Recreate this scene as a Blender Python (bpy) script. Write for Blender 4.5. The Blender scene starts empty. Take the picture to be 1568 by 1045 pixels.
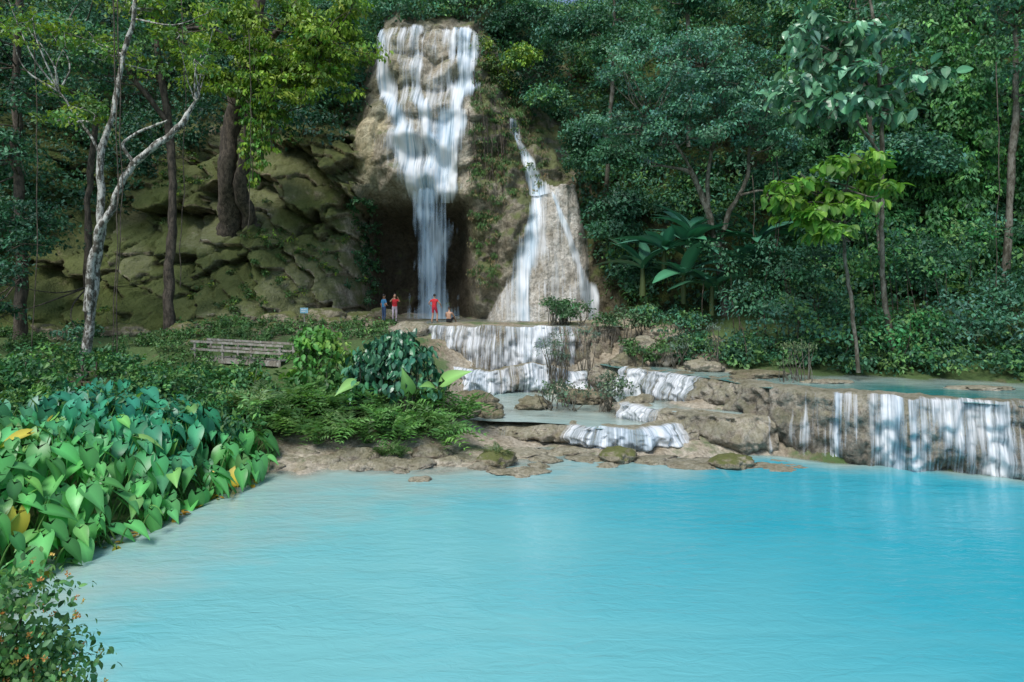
import bpy, math, numpy as np
from math import radians
rng=np.random.default_rng(7)
sc=bpy.context.scene
# ---------------------------------------------------------------- noise
def _h(ix,iy,iz,s):
    n=(ix.astype(np.int64)*374761393+iy.astype(np.int64)*668265263+iz.astype(np.int64)*2147483647+s*1274126177)&0xffffffff
    n=((n^(n>>13))*1274126177)&0xffffffff
    n=((n^(n>>16))*2246822519)&0xffffffff
    return ((n^(n>>15))&0xffffff)/float(0xffffff)
def vn(p,s=0):
    f=np.floor(p);t=p-f;t=t*t*(3-2*t);i=f.astype(np.int64)
    r=0
    for a in(0,1):
        for b in(0,1):
            for c in(0,1):
                w=(t[:,0] if a else 1-t[:,0])*(t[:,1] if b else 1-t[:,1])*(t[:,2] if c else 1-t[:,2])
                r=r+w*_h(i[:,0]+a,i[:,1]+b,i[:,2]+c,s)
    return r*2-1
def fbm(p,o=4,s=0,g=.5):
    r=0;a=1;
    for k in range(o):
        r=r+a*vn(p*(2.03**k)+k*17.3,s+k);a*=g
    return r
def voro(p,s=0):
    f=np.floor(p).astype(np.int64);n=len(p)
    d1=np.full(n,9.);d2=np.full(n,9.);idv=np.zeros(n);c1=np.zeros((n,3))
    for a in(-1,0,1):
        for b in(-1,0,1):
            for c in(-1,0,1):
                q=f+np.array([a,b,c])
                o=np.stack([_h(q[:,0],q[:,1],q[:,2],s+k) for k in(1,2,3)],1)
                ct=q+o;d=np.linalg.norm(p-ct,axis=1);m=d<d1
                d2=np.where(m,d1,np.minimum(d2,d))
                idn=_h(q[:,0],q[:,1],q[:,2],s+9)
                c1[m]=ct[m];idv=np.where(m,idn,idv);d1=np.where(m,d,d1)
    return d1,d2,idv,c1
def P3(x,y,z): 
    x,y,z=np.broadcast_arrays(x,y,z);return np.stack([x.ravel(),y.ravel(),z.ravel()],1).astype(float)
def sm(a,b,x):
    t=np.clip((x-a)/(b-a),0,1);return t*t*(3-2*t)
# ---------------------------------------------------------------- mesh utils
def mkmesh(name,V,F,mat=None,col=None,uv=None,smooth=True,attrs=None,parent=None):
    V=np.asarray(V,np.float32);F=np.asarray(F,np.int32);k=F.shape[1]
    me=bpy.data.meshes.new(name);me.vertices.add(len(V));me.vertices.foreach_set('co',V.ravel())
    me.loops.add(F.size);me.loops.foreach_set('vertex_index',F.ravel())
    me.polygons.add(len(F));me.polygons.foreach_set('loop_start',np.arange(0,F.size,k,dtype=np.int32))
    me.polygons.foreach_set('loop_total',np.full(len(F),k,np.int32))
    me.polygons.foreach_set('use_smooth',np.full(len(F),smooth))
    me.update(calc_edges=True)
    if col is not None:
        a=me.color_attributes.new('Col','FLOAT_COLOR','POINT')
        c=np.ones((len(V),4),np.float32);c[:,:3]=col;a.data.foreach_set('color',c.ravel())
    if attrs:
        for n,v in attrs.items():
            a=me.attributes.new(n,'FLOAT','POINT');a.data.foreach_set('value',np.asarray(v,np.float32))
    if uv is not None:
        l=me.uv_layers.new(name='UVMap');l.data.foreach_set('uv',np.asarray(uv,np.float32)[F.ravel()].ravel())
    me.materials.append(mat)
    o=bpy.data.objects.new(name,me);sc.collection.objects.link(o)
    if parent: o.parent=parent
    return o
def empty(name):
    o=bpy.data.objects.new(name,None);sc.collection.objects.link(o);return o
def gridF(nr,nc):
    i=np.arange((nr-1)*(nc-1));r=i//(nc-1);c=i%(nc-1);a=r*nc+c
    return np.stack([a,a+1,a+nc+1,a+nc],1)
class MB:
    def __init__(s): s.V=[];s.F=[];s.C=[];s.n=0
    def add(s,V,F,C):
        s.V.append(V);s.F.append(F+s.n);s.C.append(np.broadcast_to(C,V.shape));s.n+=len(V)
    def inst(s,T,pos,R,sc_,col):
        tv,tf=T[:2];n=len(pos)
        if n==0:return
        V=pos[:,None,:]+np.einsum('nij,kj->nki',R,tv)*np.asarray(sc_)[:,None,None]
        F=(tf[None]+(np.arange(n)*len(tv))[:,None,None]).reshape(-1,tf.shape[1])
        tc=T[2] if len(T)>2 else np.ones(len(tv))
        s.add(V.reshape(-1,3),F,(np.asarray(col)[:,None,:]*tc[None,:,None]).reshape(-1,3))
    def make(s,name,mat,smooth=False,parent=None):
        return mkmesh(name,np.concatenate(s.V),np.concatenate(s.F),mat,np.concatenate(s.C),smooth=smooth,parent=parent)
def nrm(v): return v/(np.linalg.norm(v,axis=-1,keepdims=True)+1e-9)
def frames(d,n):
    y=nrm(d);x=nrm(np.cross(y,n));z=np.cross(x,y);return np.stack([x,y,z],2)
def rnd(n): return nrm(rng.normal(size=(n,3)))
def leafT(w,L=1.,fold=.12,droop=.25,back=0.,rib=1.2):
    w=np.asarray(w,float);n=len(w);t=np.linspace(0,1,n);V=[]
    for i in range(n):
        y=(t[i]*(1+back)-back)*L;z=-droop*max(y,0)**2/L
        V+= [[-w[i],y,z+fold*w[i]],[0,max(y,0) if back and i==0 else y,z],[w[i],y,z+fold*w[i]]]
    return np.array(V),gridF(n,3),np.tile([.92,rib,1.],n)
KITE=(np.array([[0,0,0],[.3,.45,.06],[0,1,-.12],[-.3,.45,.06]]),np.array([[0,1,2,3]]))
NARROW=(np.array([[0,0,0],[.14,.45,.04],[0,1,-.2],[-.14,.45,.04]]),np.array([[0,1,2,3]]))
OVAL=leafT([.03,.24,.3,.22,.02],fold=.25,droop=.3)
HEART=leafT([.10,.25,.31,.31,.27,.21,.14,.07,.01],fold=.22,droop=.3,back=.27,rib=1.5)
BANANA=leafT([.03,.11,.14,.15,.15,.13,.09,.01],fold=.3,droop=.55,rib=1.5)
def fernT():
    V=[];F=[];n=10
    for i in range(n):
        t=i/(n-1);y=t*.95;z=.35*math.sin(t*2.2)-.62*t*t;L=.27*(math.sin(math.pi*(.14+.84*t))**.8)+.015
        for sd in(-1,1):
            b=len(V);V+=[[0,y-.045,z],[sd*L*.45,y-.03,z+.015],[sd*L,y+.09,z-.3*L],[sd*L*.45,y+.06,z+.0]];F.append([b,b+1,b+2,b+3])
    return np.array(V,float),np.array(F)
FERN=fernT()
def tube(mb,pts,rad,ns=8,col=(1,1,1),seg=6,wob=.0,seed=0):
    pts=np.array(pts,float);rad=np.array(rad,float)
    n=len(pts);t=np.linspace(0,n-1,(n-1)*seg+1);
    pp=np.vstack([2*pts[0]-pts[1],pts,2*pts[-1]-pts[-2]])
    i=np.minimum(t.astype(int),n-2);f=(t-i)[:,None];a,b,c,d=pp[i],pp[i+1],pp[i+2],pp[i+3]
    Q=.5*((2*b)+(-a+c)*f+(2*a-5*b+4*c-d)*f*f+(-a+3*b-3*c+d)*f**3)
    r=np.interp(t,np.arange(n),rad)
    if wob: 
        Q=Q+wob*np.stack([fbm(Q*1.3+seed,2),fbm(Q*1.3+seed+50,2),0*r],1)*np.minimum(1,t/1.)[:,None]
    T=nrm(np.gradient(Q,axis=0));ref=np.array([0.31,.95,.05]);U=nrm(np.cross(T,ref));W=np.cross(T,U)
    an=np.linspace(0,2*math.pi,ns,endpoint=False)
    V=Q[:,None]+r[:,None,None]*(np.cos(an)[None,:,None]*U[:,None]+np.sin(an)[None,:,None]*W[:,None])
    Vf=V.reshape(-1,3);rr=np.repeat(r,ns)
    if ns>=8: Vf=Vf+nrm(Vf-np.repeat(Q,ns,0))*(fbm(Vf*np.array([3,3,1.]),3,seed)*rr*.25)[:,None]
    m=len(Q);k=np.arange((m-1)*ns);rw=k//ns;cc=k%ns
    F=np.stack([rw*ns+cc,rw*ns+(cc+1)%ns,(rw+1)*ns+(cc+1)%ns,(rw+1)*ns+cc],1)
    mb.add(Vf,F,np.array(col));return Q
# ---------------------------------------------------------------- materials
def newmat(name):
    m=bpy.data.materials.new(name);m.use_nodes=True;nt=m.node_tree;nt.nodes.clear()
    out=nt.nodes.new('ShaderNodeOutputMaterial');return m,nt,out
def nd(nt,t,**kw):
    n=nt.nodes.new('ShaderNode'+t)
    for k,v in kw.items():
        if k.startswith('i_'):
            k2=k[2:];k2=int(k2) if k2.isdigit() else k2.replace('_',' ')
            if isinstance(v,bpy.types.NodeSocket): nt.links.new(v,n.inputs[k2])
            else: n.inputs[k2].default_value=v
        else: setattr(n,k,v)
    return n
def noise(nt,vec,scale,detail=4,rough=.55,dist=0):
    return nd(nt,'TexNoise',i_Vector=vec,i_Scale=scale,i_Detail=detail,i_Roughness=rough,i_Distortion=dist).outputs[0]
def mapr(nt,v,a,b,c=0,d=1): return nd(nt,'MapRange',i_0=v,i_1=a,i_2=b,i_3=c,i_4=d).outputs[0]
def mth(nt,op,a,b=0): return nd(nt,'Math',operation=op,i_0=a,i_1=b).outputs[0]
def mixc(nt,f,a,b,bt='MIX'):
    n=nt.nodes.new('ShaderNodeMix');n.data_type='RGBA';n.blend_type=bt
    for i,v in((0,f),(6,a),(7,b)):
        if isinstance(v,bpy.types.NodeSocket): nt.links.new(v,n.inputs[i])
        else: n.inputs[i].default_value=v if i==0 else (*v,1)[:4]
    return n.outputs[2]
def smap(nt,sx,sy,sz,src='Object'):
    tc=nd(nt,'TexCoord').outputs[src];return nd(nt,'Mapping',i_0=tc,i_3=(sx,sy,sz)).outputs[0]
def leafmat(name,trans=.3,rough=.45,spec=.35):
    m,nt,out=newmat(name);c=nd(nt,'Attribute',attribute_name='Col').outputs[0]
    p=nd(nt,'BsdfPrincipled',i_Base_Color=c,i_Roughness=rough);p.inputs['Specular IOR Level'].default_value=spec
    if trans>0:
        g=mixc(nt,1.,c,(1.25,1.3,.6),'MULTIPLY')
        t=nd(nt,'BsdfTranslucent',i_Color=g);x=nd(nt,'MixShader',i_0=trans,i_1=p.outputs[0],i_2=t.outputs[0])
        nt.links.new(x.outputs[0],out.inputs[0])
    else: nt.links.new(p.outputs[0],out.inputs[0])
    return m
M_leaf=leafmat('foliage_leaf');M_gloss=leafmat('glossy_leaf',0.,.3,.5);M_far=leafmat('forest_leaf',.22,.5,.35)
def rockmat(name,moss=.5,bump=.25,sc1=1.,streak=.4,mosscol=(.07,.11,.02),rough=.85,mattr=False):
    m,nt,out=newmat(name);obj=smap(nt,1,1,1);c=nd(nt,'Attribute',attribute_name='Col').outputs[0]
    n1=noise(nt,obj,.9*sc1,5,.65);n2=noise(nt,obj,5*sc1,5,.68)
    c=mixc(nt,mapr(nt,n1,.35,.7),c,(.62,.57,.5),'MULTIPLY')
    c=mixc(nt,mapr(nt,n2,.45,.64,0,.7),c,(.42,.4,.36),'MULTIPLY')
    c=mixc(nt,mapr(nt,n2,.45,.3,0,.4),c,(1.5,1.45,1.35),'MULTIPLY')
    if streak>0:
        st=noise(nt,smap(nt,2.2,2.2,.22),1.2,3,.6,.4);c=mixc(nt,mapr(nt,st,.5,.68,0,streak),c,(.2,.19,.16),'MULTIPLY')
    nz=nd(nt,'SeparateXYZ',i_0=nd(nt,'NewGeometry').outputs['Normal']).outputs[2]
    ms=mth(nt,'ADD',mth(nt,'MULTIPLY',nz,.35),noise(nt,obj,.6*sc1,4,.7))
    if mattr: ms=mth(nt,'ADD',ms,mth(nt,'SUBTRACT',nd(nt,'Attribute',attribute_name='moss').outputs['Fac'],.5))
    mf=mth(nt,'MULTIPLY',mapr(nt,ms,.6,.76),moss)
    mc=mixc(nt,n2,mosscol,(mosscol[0]*2.2,mosscol[1]*2,mosscol[2]*2))
    c=mixc(nt,mf,c,mc)
    hh=mth(nt,'ADD',mth(nt,'MULTIPLY',n1,.8),mth(nt,'MULTIPLY',n2,.5))
    b=nd(nt,'Bump',i_Strength=.9,i_Distance=bump,i_Height=hh)
    p=nd(nt,'BsdfPrincipled',i_Base_Color=c,i_Roughness=rough,i_Normal=b.outputs[0]);p.inputs['Specular IOR Level'].default_value=.3
    nt.links.new(p.outputs[0],out.inputs[0]);return m
M_cliff=rockmat('cliff_rock',.75,.45,1.,.35,(.07,.10,.025),.85,True)
M_trav=rockmat('travertine',.28,.3,1.7,.4,(.10,.12,.04),rough=.6)
M_soil=rockmat('ground_soil',.85,.2,1.3,0,(.05,.10,.03),.85,True)
M_mossrock=rockmat('mossy_rock',.85,.15,2.2,0,(.07,.09,.02))
def fallmat(name,su=2.6,sv=.13,k=2.2,tint=(.94,.975,1.)):
    m,nt,out=newmat(name);uv=nd(nt,'TexCoord').outputs['UV']
    a=nd(nt,'Mapping',i_0=uv,i_3=(su,sv,1)).outputs[0];b=nd(nt,'Mapping',i_0=uv,i_3=(su*3.1,sv*1.8,1)).outputs[0]
    lo=nd(nt,'Mapping',i_0=uv,i_3=(.8,.3,1)).outputs[0]
    n=mth(nt,'ADD',mth(nt,'MULTIPLY',noise(nt,a,1.,3,.6,.3),.42),mth(nt,'ADD',mth(nt,'MULTIPLY',noise(nt,b,1.,2,.6),.25),mth(nt,'MULTIPLY',noise(nt,lo,1.,2,.55,.6),.33)))
    d=nd(nt,'Attribute',attribute_name='dens').outputs['Fac']
    th=mth(nt,'SUBTRACT',1.,d)
    al=mth(nt,'MULTIPLY',mth(nt,'SUBTRACT',mth(nt,'ADD',mth(nt,'MULTIPLY',mth(nt,'SUBTRACT',n,.5),2.4),.5),th),k)
    al=nd(nt,'Clamp',i_0=al,i_1=0.,i_2=.97).outputs[0]
    c=mixc(nt,mapr(nt,n,.38,.55),(tint[0]*.45,tint[1]*.68,tint[2]*.86),tint)
    df=nd(nt,'BsdfDiffuse',i_Color=c);tl=nd(nt,'BsdfTranslucent',i_Color=c);x=nd(nt,'MixShader',i_0=.25,i_1=df.outputs[0],i_2=tl.outputs[0])
    tr=nd(nt,'BsdfTransparent');y=nd(nt,'MixShader',i_0=al,i_1=tr.outputs[0],i_2=x.outputs[0])
    nt.links.new(y.outputs[0],out.inputs[0]);return m
M_fall=fallmat('falling_water');M_fall2=fallmat('cascade_water',4.0,.3,2.4);M_veil=fallmat('falling_veil',2.0,.04,1.3,(.66,.84,.98))
def poolmat(name,shallow,deep,deep2):
    m,nt,out=newmat(name)
    d=nd(nt,'Attribute',attribute_name='depth').outputs['Fac'];g=nd(nt,'Attribute',attribute_name='clear').outputs['Fac']
    big=noise(nt,smap(nt,.12,.35,1),1.,3,.6,.8)
    gg=mth(nt,'ADD',g,mth(nt,'MULTIPLY',mth(nt,'SUBTRACT',big,.5),.8))
    c=mixc(nt,nd(nt,'Clamp',i_0=gg).outputs[0],deep,deep2)
    sh=mth(nt,'ADD',d,mth(nt,'MULTIPLY',mth(nt,'SUBTRACT',noise(nt,smap(nt,.5,1.2,1),1.,4,.65),.5),.9))
    c=mixc(nt,mapr(nt,sh,.0,.95),shallow,c)
    w1=noise(nt,smap(nt,1.6,4.2,1),1.,4,.6,.8);w2=noise(nt,smap(nt,.3,.8,1),1.,2,.5,.3)
    hh=mth(nt,'MULTIPLY',mth(nt,'ADD',mth(nt,'MULTIPLY',w1,.55),mth(nt,'MULTIPLY',w2,.5)),mapr(nt,big,.35,.65,.4,1.))
    b=nd(nt,'Bump',i_Strength=.55,i_Distance=.12,i_Height=hh)
    p=nd(nt,'BsdfPrincipled',i_Base_Color=c,i_Roughness=.06,i_IOR=1.36,i_Normal=b.outputs[0])
    al=mapr(nt,d,0.,.2,.25,1.);nt.links.new(al,p.inputs['Alpha'])
    nt.links.new(p.outputs[0],out.inputs[0]);return m
M_pool=poolmat('milky_pool_water',(.38,.48,.42),(.195,.53,.54),(.028,.39,.49))
M_pool2=poolmat('shallow_pool_water',(.42,.5,.44),(.34,.52,.50),(.03,.22,.22))
def simple(name,c,rough=.7,var=.25,scale=8,metal=0):
    m,nt,out=newmat(name);n=noise(nt,smap(nt,1,1,1),scale,4)
    cc=mixc(nt,mapr(nt,n,.35,.7,0,1),tuple(v*(1-var) for v in c),tuple(min(1,v*(1+var)) for v in c))
    b=nd(nt,'Bump',i_Strength=.4,i_Distance=.02,i_Height=n)
    p=nd(nt,'BsdfPrincipled',i_Base_Color=cc,i_Roughness=rough,i_Normal=b.outputs[0]);nt.links.new(p.outputs[0],out.inputs[0]);return m
def barkmat(name,light,dark,thr=.5,sc1=1.):
    m,nt,out=newmat(name);n=noise(nt,smap(nt,3*sc1,3*sc1,1.5*sc1),1.5,5,.7);n2=noise(nt,smap(nt,12,12,3),1.5,4,.7)
    c=mixc(nt,mapr(nt,n,thr-.06,thr+.06),dark,light);c=mixc(nt,mapr(nt,n2,.4,.65,0,.7),c,(.4,.38,.33),'MULTIPLY')
    b=nd(nt,'Bump',i_Strength=.8,i_Distance=.05,i_Height=n2)
    p=nd(nt,'BsdfPrincipled',i_Base_Color=c,i_Roughness=.85,i_Normal=b.outputs[0]);nt.links.new(p.outputs[0],out.inputs[0]);return m
M_white=barkmat('pale_lichen_bark',(.66,.66,.61),(.10,.09,.07),.50,1.4)
M_bark=barkmat('brown_bark',(.16,.13,.1),(.06,.05,.038),.5)
M_greybark=barkmat('grey_bark',(.22,.21,.17),(.09,.08,.055),.5)
M_wood=barkmat('weathered_wood',(.46,.44,.39),(.30,.27,.22),.5)
# ---------------------------------------------------------------- cliff function
CX=np.array([-60,-35,-27,-20,-15,-11.4,-9.8,-7,-4,-2.2,0,2,4,6.5,10,20,30,60.])
CZ=np.array([0,4,6,10,12.5,14,18,22,25,32,45,60.])
T=np.array([
[20,22,23,25,26.5,27,30,33,35,44,70,120],
[34,35,36.5,39.5,42,43,46,49,51,60,90,150],
[35.5,36.5,38.5,42.5,45.5,46.5,50,54,56,63,92,150],
[36.5,37.5,39.5,42.8,44.8,45.8,49.5,53,56,62,92,150],
[38,38.6,39.8,42.2,43.8,44.6,48.5,52,55.5,62,92,150],
[41.2,41.6,42.3,44,45,45.6,47.5,50,53,60,92,150],
[46,47.5,48.5,49.5,46,45.2,45.2,47.5,49,58,92,150],
[48.5,49.5,50,49,44.8,44.4,45.3,47,48.3,57,92,150],
[48,49,49,48,44.6,44.2,45.3,47,48.6,57,92,150],
[44.5,44.2,43.5,43,43.2,43.4,44.6,46.4,49,57,92,150],
[43.6,43.4,42.8,42.8,43.5,43.8,46,50,53,60,92,150],
[43,43,43,43,43.8,44,48,52,55,62,92,150],
[43,43,43.2,43.5,44.5,45,50,54,57,63,92,150],
[42,42.5,43.5,46,48,49,52,55,58,64,92,150],
[39,40.5,42,45,47,48,51,54,57,64,92,150],
[33,34,35.5,38.5,40.5,41.5,44.5,48,50,58,88,150],
[28.5,30,31.5,34.5,36.5,37.5,40.5,44,46,54,84,150],
[5,8,10,14,17,18,22,26,29,38,70,140]],float)
def tab(x,z):
    i=np.clip(np.searchsorted(CX,x)-1,0,len(CX)-2);j=np.clip(np.searchsorted(CZ,z)-1,0,len(CZ)-2)
    fx=np.clip((x-CX[i])/(CX[i+1]-CX[i]),0,1);fz=np.clip((z-CZ[j])/(CZ[j+1]-CZ[j]),0,1)
    return (T[i,j]*(1-fx)+T[i+1,j]*fx)*(1-fz)+(T[i,j+1]*(1-fx)+T[i+1,j+1]*fx)*fz
def _t(a,k): return (a*(37.7*k)+.13*k)%1
def cliffY(x,z,full=False):
    x=np.asarray(x,float).ravel();z=np.asarray(z,float).ravel()
    y=0
    for dx,dz in((0,0),(.5,0),(-.5,0),(0,.5),(0,-.5)): y=y+tab(x+dx,np.clip(z+dz,0,60))
    y=y/5
    p=P3(x,y*0+3,z)
    wl=(1-sm(-11.2,-9.4,x))*(1-sm(16,22,z));
    u=x*.72-z*.69;v=x*.69+z*.72
    w1,w2=fbm(p*.35,4,5),fbm(p*.35,4,6)
    q=P3(u*.16+.35*w1,0*x,v*.27+.35*w2)
    d1,d2,idv,c=voro(q,3);q2=P3(u*.38+.4*w2,0*x,v*.62+.4*w1)+3;e1,e2,id2,c2=voro(q2,8)
    blk=(idv-.5)*2.4+((q-c)[:,0]*(_t(idv,1)-.6)*3.8+(q-c)[:,2]*(.6+_t(idv,2)*2.0))
    blk2=(id2-.5)*.9+((q2-c2)[:,0]*(_t(id2,1)-.6)*1.3+(q2-c2)[:,2]*(.2+_t(id2,2)*.9))
    crev=(1-sm(0,.06,d2-d1))*.6+(1-sm(0,.06,e2-e1))*.22
    rg=1-np.abs(fbm(P3(u*.45,0*x,v*1.0),4,15))
    y=y+wl*(blk+blk2*.8+crev-.35*rg+.18*fbm(p*1.7,4,14,.6))
    wr=1-wl;rib=sm(-3.4,-2.4,x)*(1-sm(3,6,x))
    rg2=1-np.abs(fbm(P3(x*.45,0*x,z*.22),4,16))
    y=y+wr*(fbm(p*.35,4,11)*.8-.55*rg2+.3+fbm(p*np.array([1.3,1,.6]),4,12)*.32)+wr*rib*(fbm(p*.8,4,13)*.7)
    wf=sm(-11,-9,x)*(1-sm(-3,-1.5,x))*sm(10,12,z)
    ph=(z+1.1*fbm(P3(x*.55,0*x,z*.15),3,4))/2.9
    stp=np.abs(ph%1-.35)/.65
    y=y-wf*(1-stp)*.75
    r2=((x+9.5)/1.9)**2+((z-15.5)/2.7)**2+.25*fbm(p*.7,2,22)
    b=46.9-3.0*np.sqrt(np.clip(1-r2,0,1))+.45*np.abs(fbm(p*np.array([1.2,1,.25]),3,21))+.2*fbm(p*1.2,4,23);fy=(r2<1)&(b<y);y=np.where(fy,b,y)
    zz=np.clip(z,0,14);r=1.0+(12.8-zz)/9.0*2.9;u=(x-2.7-.12*(zz-8))/np.maximum(r,.1)
    cn=44.0-(.9+r*.72)*np.sqrt(np.clip(1-u*u,0,1))+.36*np.abs(fbm(P3(x*1.8,0*x,z*.25),3,31))+.14*fbm(p*1.6,3,32)
    fc=(np.abs(u)<1)&(z<12.9+.5*fbm(P3(x,0*x,0*x),2,3))&(cn<y);y=np.where(fc,cn,y)
    if full: return y,fy,fc,wl,rib,d2-d1,idv,e2-e1
    return y
xs=np.concatenate([np.arange(-60,-32,1.),np.arange(-32,9,.12),np.arange(9,34,.4),np.arange(34,61,1.)])
zs=np.concatenate([np.arange(0,27,.12),np.arange(27,61,1.)])
X,Z=np.meshgrid(xs,zs);Y,fy,fc,wl,rib,ed,idv,ed2=cliffY(X,Z,True)
xf,zf=X.ravel(),Z.ravel()
col=np.tile(np.array([.24,.21,.14]),(len(xf),1))
def setc(m,c): 
    global col
    m=np.clip(m,0,1)[:,None];col=col*(1-m)+np.array(c)*m
setc(wl,(.44,.39,.27));setc(wl*(idv>.6),(.58,.54,.42));setc(wl*(idv<.25),(.32,.30,.17))
ol=fbm(P3(xf*.3,0*xf,zf*.3),4,55);setc(wl*sm(-.15,.35,ol+.06*(8-zf))*.75,(.16,.20,.055))
setc(wl*(1-sm(0,.06,ed))*.7,(.06,.055,.035));setc(wl*(1-sm(0,.06,ed2))*.45,(.07,.065,.04))  # crevice shade painted into the rock colour along slab edges
setc(rib*.8,(.40,.37,.29));setc(rib*sm(.05,.4,fbm(P3(xf*.4,0*xf,zf*.4),4,56))*.6,(.16,.18,.07))
wfall=sm(-10.8,-10,xf)*(1-sm(-3,-2,xf))*sm(11,13,zf);setc(wfall,(.58,.54,.44))
setc(wfall*sm(.1,.45,fbm(P3(xf*.5,0*xf,zf*.25),4,57))*.5,(.26,.27,.13))
setc(fy*1.,(.68,.62,.42));setc(fc*1.,(.70,.68,.62))
cave=sm(-10.9,-9.8,xf)*(1-sm(-3.4,-2.6,xf))*(1-sm(11,12.5,zf));setc(cave*.9,(.075,.065,.045))  # grotto behind the veil: its shade is put into the rock colour
soil=np.maximum(sm(5.5,8,xf),sm(25,27,zf));setc(soil,(.045,.06,.03))
setc(1-sm(-30,-26,xf),(.05,.06,.03))
dark=sm(17.5,20,zf)*(1-sm(-13,-11,xf));setc(dark,(.05,.055,.03))
mossv=.5+.12*wl-.18*wfall-.35*fc-.25*fy-.1*cave+.05*rib
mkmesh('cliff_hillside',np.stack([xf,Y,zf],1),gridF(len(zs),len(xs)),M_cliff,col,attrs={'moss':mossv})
# ---------------------------------------------------------------- ground
ctrl=np.array([l for l in [
(0,12,-1.5),(5,15,-1.5),(-4,14,-1),(10,15,-1.5),(14,18,-1.4),(0,18,-1),(6,20.5,-.8),(-6,17,-.6),(18,12,-1.5),(28,10,-1.5),(-6,11,-1),(-8,13,-.5),(0,6,-1),(8,6,-1),(18,6,-1),(-5,9,-.8),(24,15,-1.3),(-7,19,-.4),(-2,16,-1),
(0,0,4.2),(0,2.5,1.5),(-12,0,4.2),(12,0,4.2),(-6,5,1.4),(-30,0,5),(30,0,3),(12,2.5,1.5),(-12,5,2.2),(20,2.5,.8),
(-10.3,20,.6),(-10.4,17,.5),(-12,14.5,.6),(-12,11.5,.8),(-10,8,.9),(-14,18,1.2),(-14,24,1.8),(-18,20,1.7),(-18,28,2.3),(-13,30,2.2),(-20,34,3.4),(-15,36,3.7),(-25,30,3.2),(-28,20,3.2),(-10,26,1.5),(-9,23,.6),(-6,24.5,1.1),(-3,24.8,.9),(-5,28,1.8),(-9,31,2.5),(-6,33,3.1),(-6,23,.2),(-3.5,23,.15),(-1,24,.12),(-8.6,21.4,.1),
(-10.3,13.5,-.05),(-9.3,15.6,-.05),(-9.1,17.6,-.05),(-8.2,20.2,-.05),
(0,24.3,-.02),(3,23,-.12),(-1,21.8,-.1),(-4,21.3,-.12),(-6.5,21.4,0.),(6,22.6,-.15),(8,22.7,-.3),(1,20.5,-.35),(-4,19.6,-.4),
(0,26.5,.45),(2,28,.6),(-1,29,.6),(2,32,.6),(-2,32.5,.6),(0,33.4,.6),(5,33,.9),(4,26.2,.5),(6,26.4,1.05),(7.5,25.4,1.05),(5,28.6,.7),(7.5,29,1.9),(-3.5,30,1.3),
(0,36,3.75),(-3,36,3.75),(4,36,3.75),(-6,37,3.8),(0,40,3.78),(-5,40,3.78),(-5,43,3.75),(0,42,3.78),(5,40,3.85),(-8,40,3.8),(-10,38,3.75),(-10,41,3.9),(7,36,3.7),(9,38,4.2),(9,33,2.8),(6.5,31.5,2.3),
(10,26,1.8),(14,25,1.6),(18,24,1.6),(20,22,1.6),(12,24.2,1.7),(10,28,1.9),(26,20,1.7),(17,22,1.6),
(9,22.4,-.8),(13,20.8,-1.),(16,19.2,-1.1),(20,17.8,-1.1),(30,15.6,-1.2),
(10,31,2.7),(14,29.6,2.6),(18,28.4,2.7),(22,26.4,2.7),(30,25,3.2),(20,33,5),(12,36,4.6),(28,31,6),(40,28,7),
(-60,60,5),(60,60,5),(0,80,5),(-80,0,5),(80,0,5),(0,-60,4.5),(80,-60,4.5),(-80,-60,4.5),(0,50,4),(-7,47,3.9),(-20,45,4),(20,45,4)]],float)
K=np.linalg.norm(ctrl[:,None,:2]-ctrl[None,:,:2],axis=2)
wts=np.linalg.solve(K,ctrl[:,2]-2)
def G(x,y,noise_=True):
    x=np.asarray(x,float).ravel();y=np.asarray(y,float).ravel();z=np.full(x.shape,2.)
    for c,w in zip(ctrl,wts): z=z+w*np.hypot(x-c[0],y-c[1])
    z=np.clip(z,-1.8,12)
    if noise_:
        a=.14*(1-.8*sm(34,35,y)*(1-sm(6,9,np.abs(x+1)))*(y<45))
        z=z+a*fbm(P3(x*.9,y*.9,0*x),4,41)
    return z
gx=np.concatenate([np.linspace(-400,-45,25),np.arange(-44,-18,.6),np.arange(-18,20,.16),np.arange(20,44,.6),np.linspace(45,400,25)])
gy=np.concatenate([np.linspace(-400,-12,20),np.arange(-11,6,.6),np.arange(6,46,.16),np.arange(46,70,1.5),np.linspace(72,500,20)])
X,Y2=np.meshgrid(gx,gy);xf,yf=X.ravel(),Y2.ravel();zf=G(xf,yf);zf=np.where((np.abs(xf)>60)|(yf>70)|(yf<-20),5.,zf)
col=np.tile(np.array([.17,.13,.08]),(len(xf),1))
tr=sm(-9.5,-7.5,xf)*(1-sm(9,11,xf))*(1-sm(.45,.9,zf))*sm(17,19,yf);setc(tr,(.56,.51,.41))
t2=sm(-4.5,-2.5,xf)*(1-sm(9,11,xf))*sm(24.5,25.5,yf)*(1-sm(36,37,yf));setc(t2,(.56,.51,.41));setc((zf<-.3)*1.,(.4,.42,.36))
t3=sm(-16,-12,xf)*(1-sm(8,11,xf))*sm(33,36,yf);setc(t3,(.45,.40,.30))
mkmesh('ground',np.stack([xf,yf,zf],1),gridF(len(gy),len(gx)),M_soil,col,attrs={'moss':.5-.28*np.maximum(tr,t2)-.22*t3})
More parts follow.
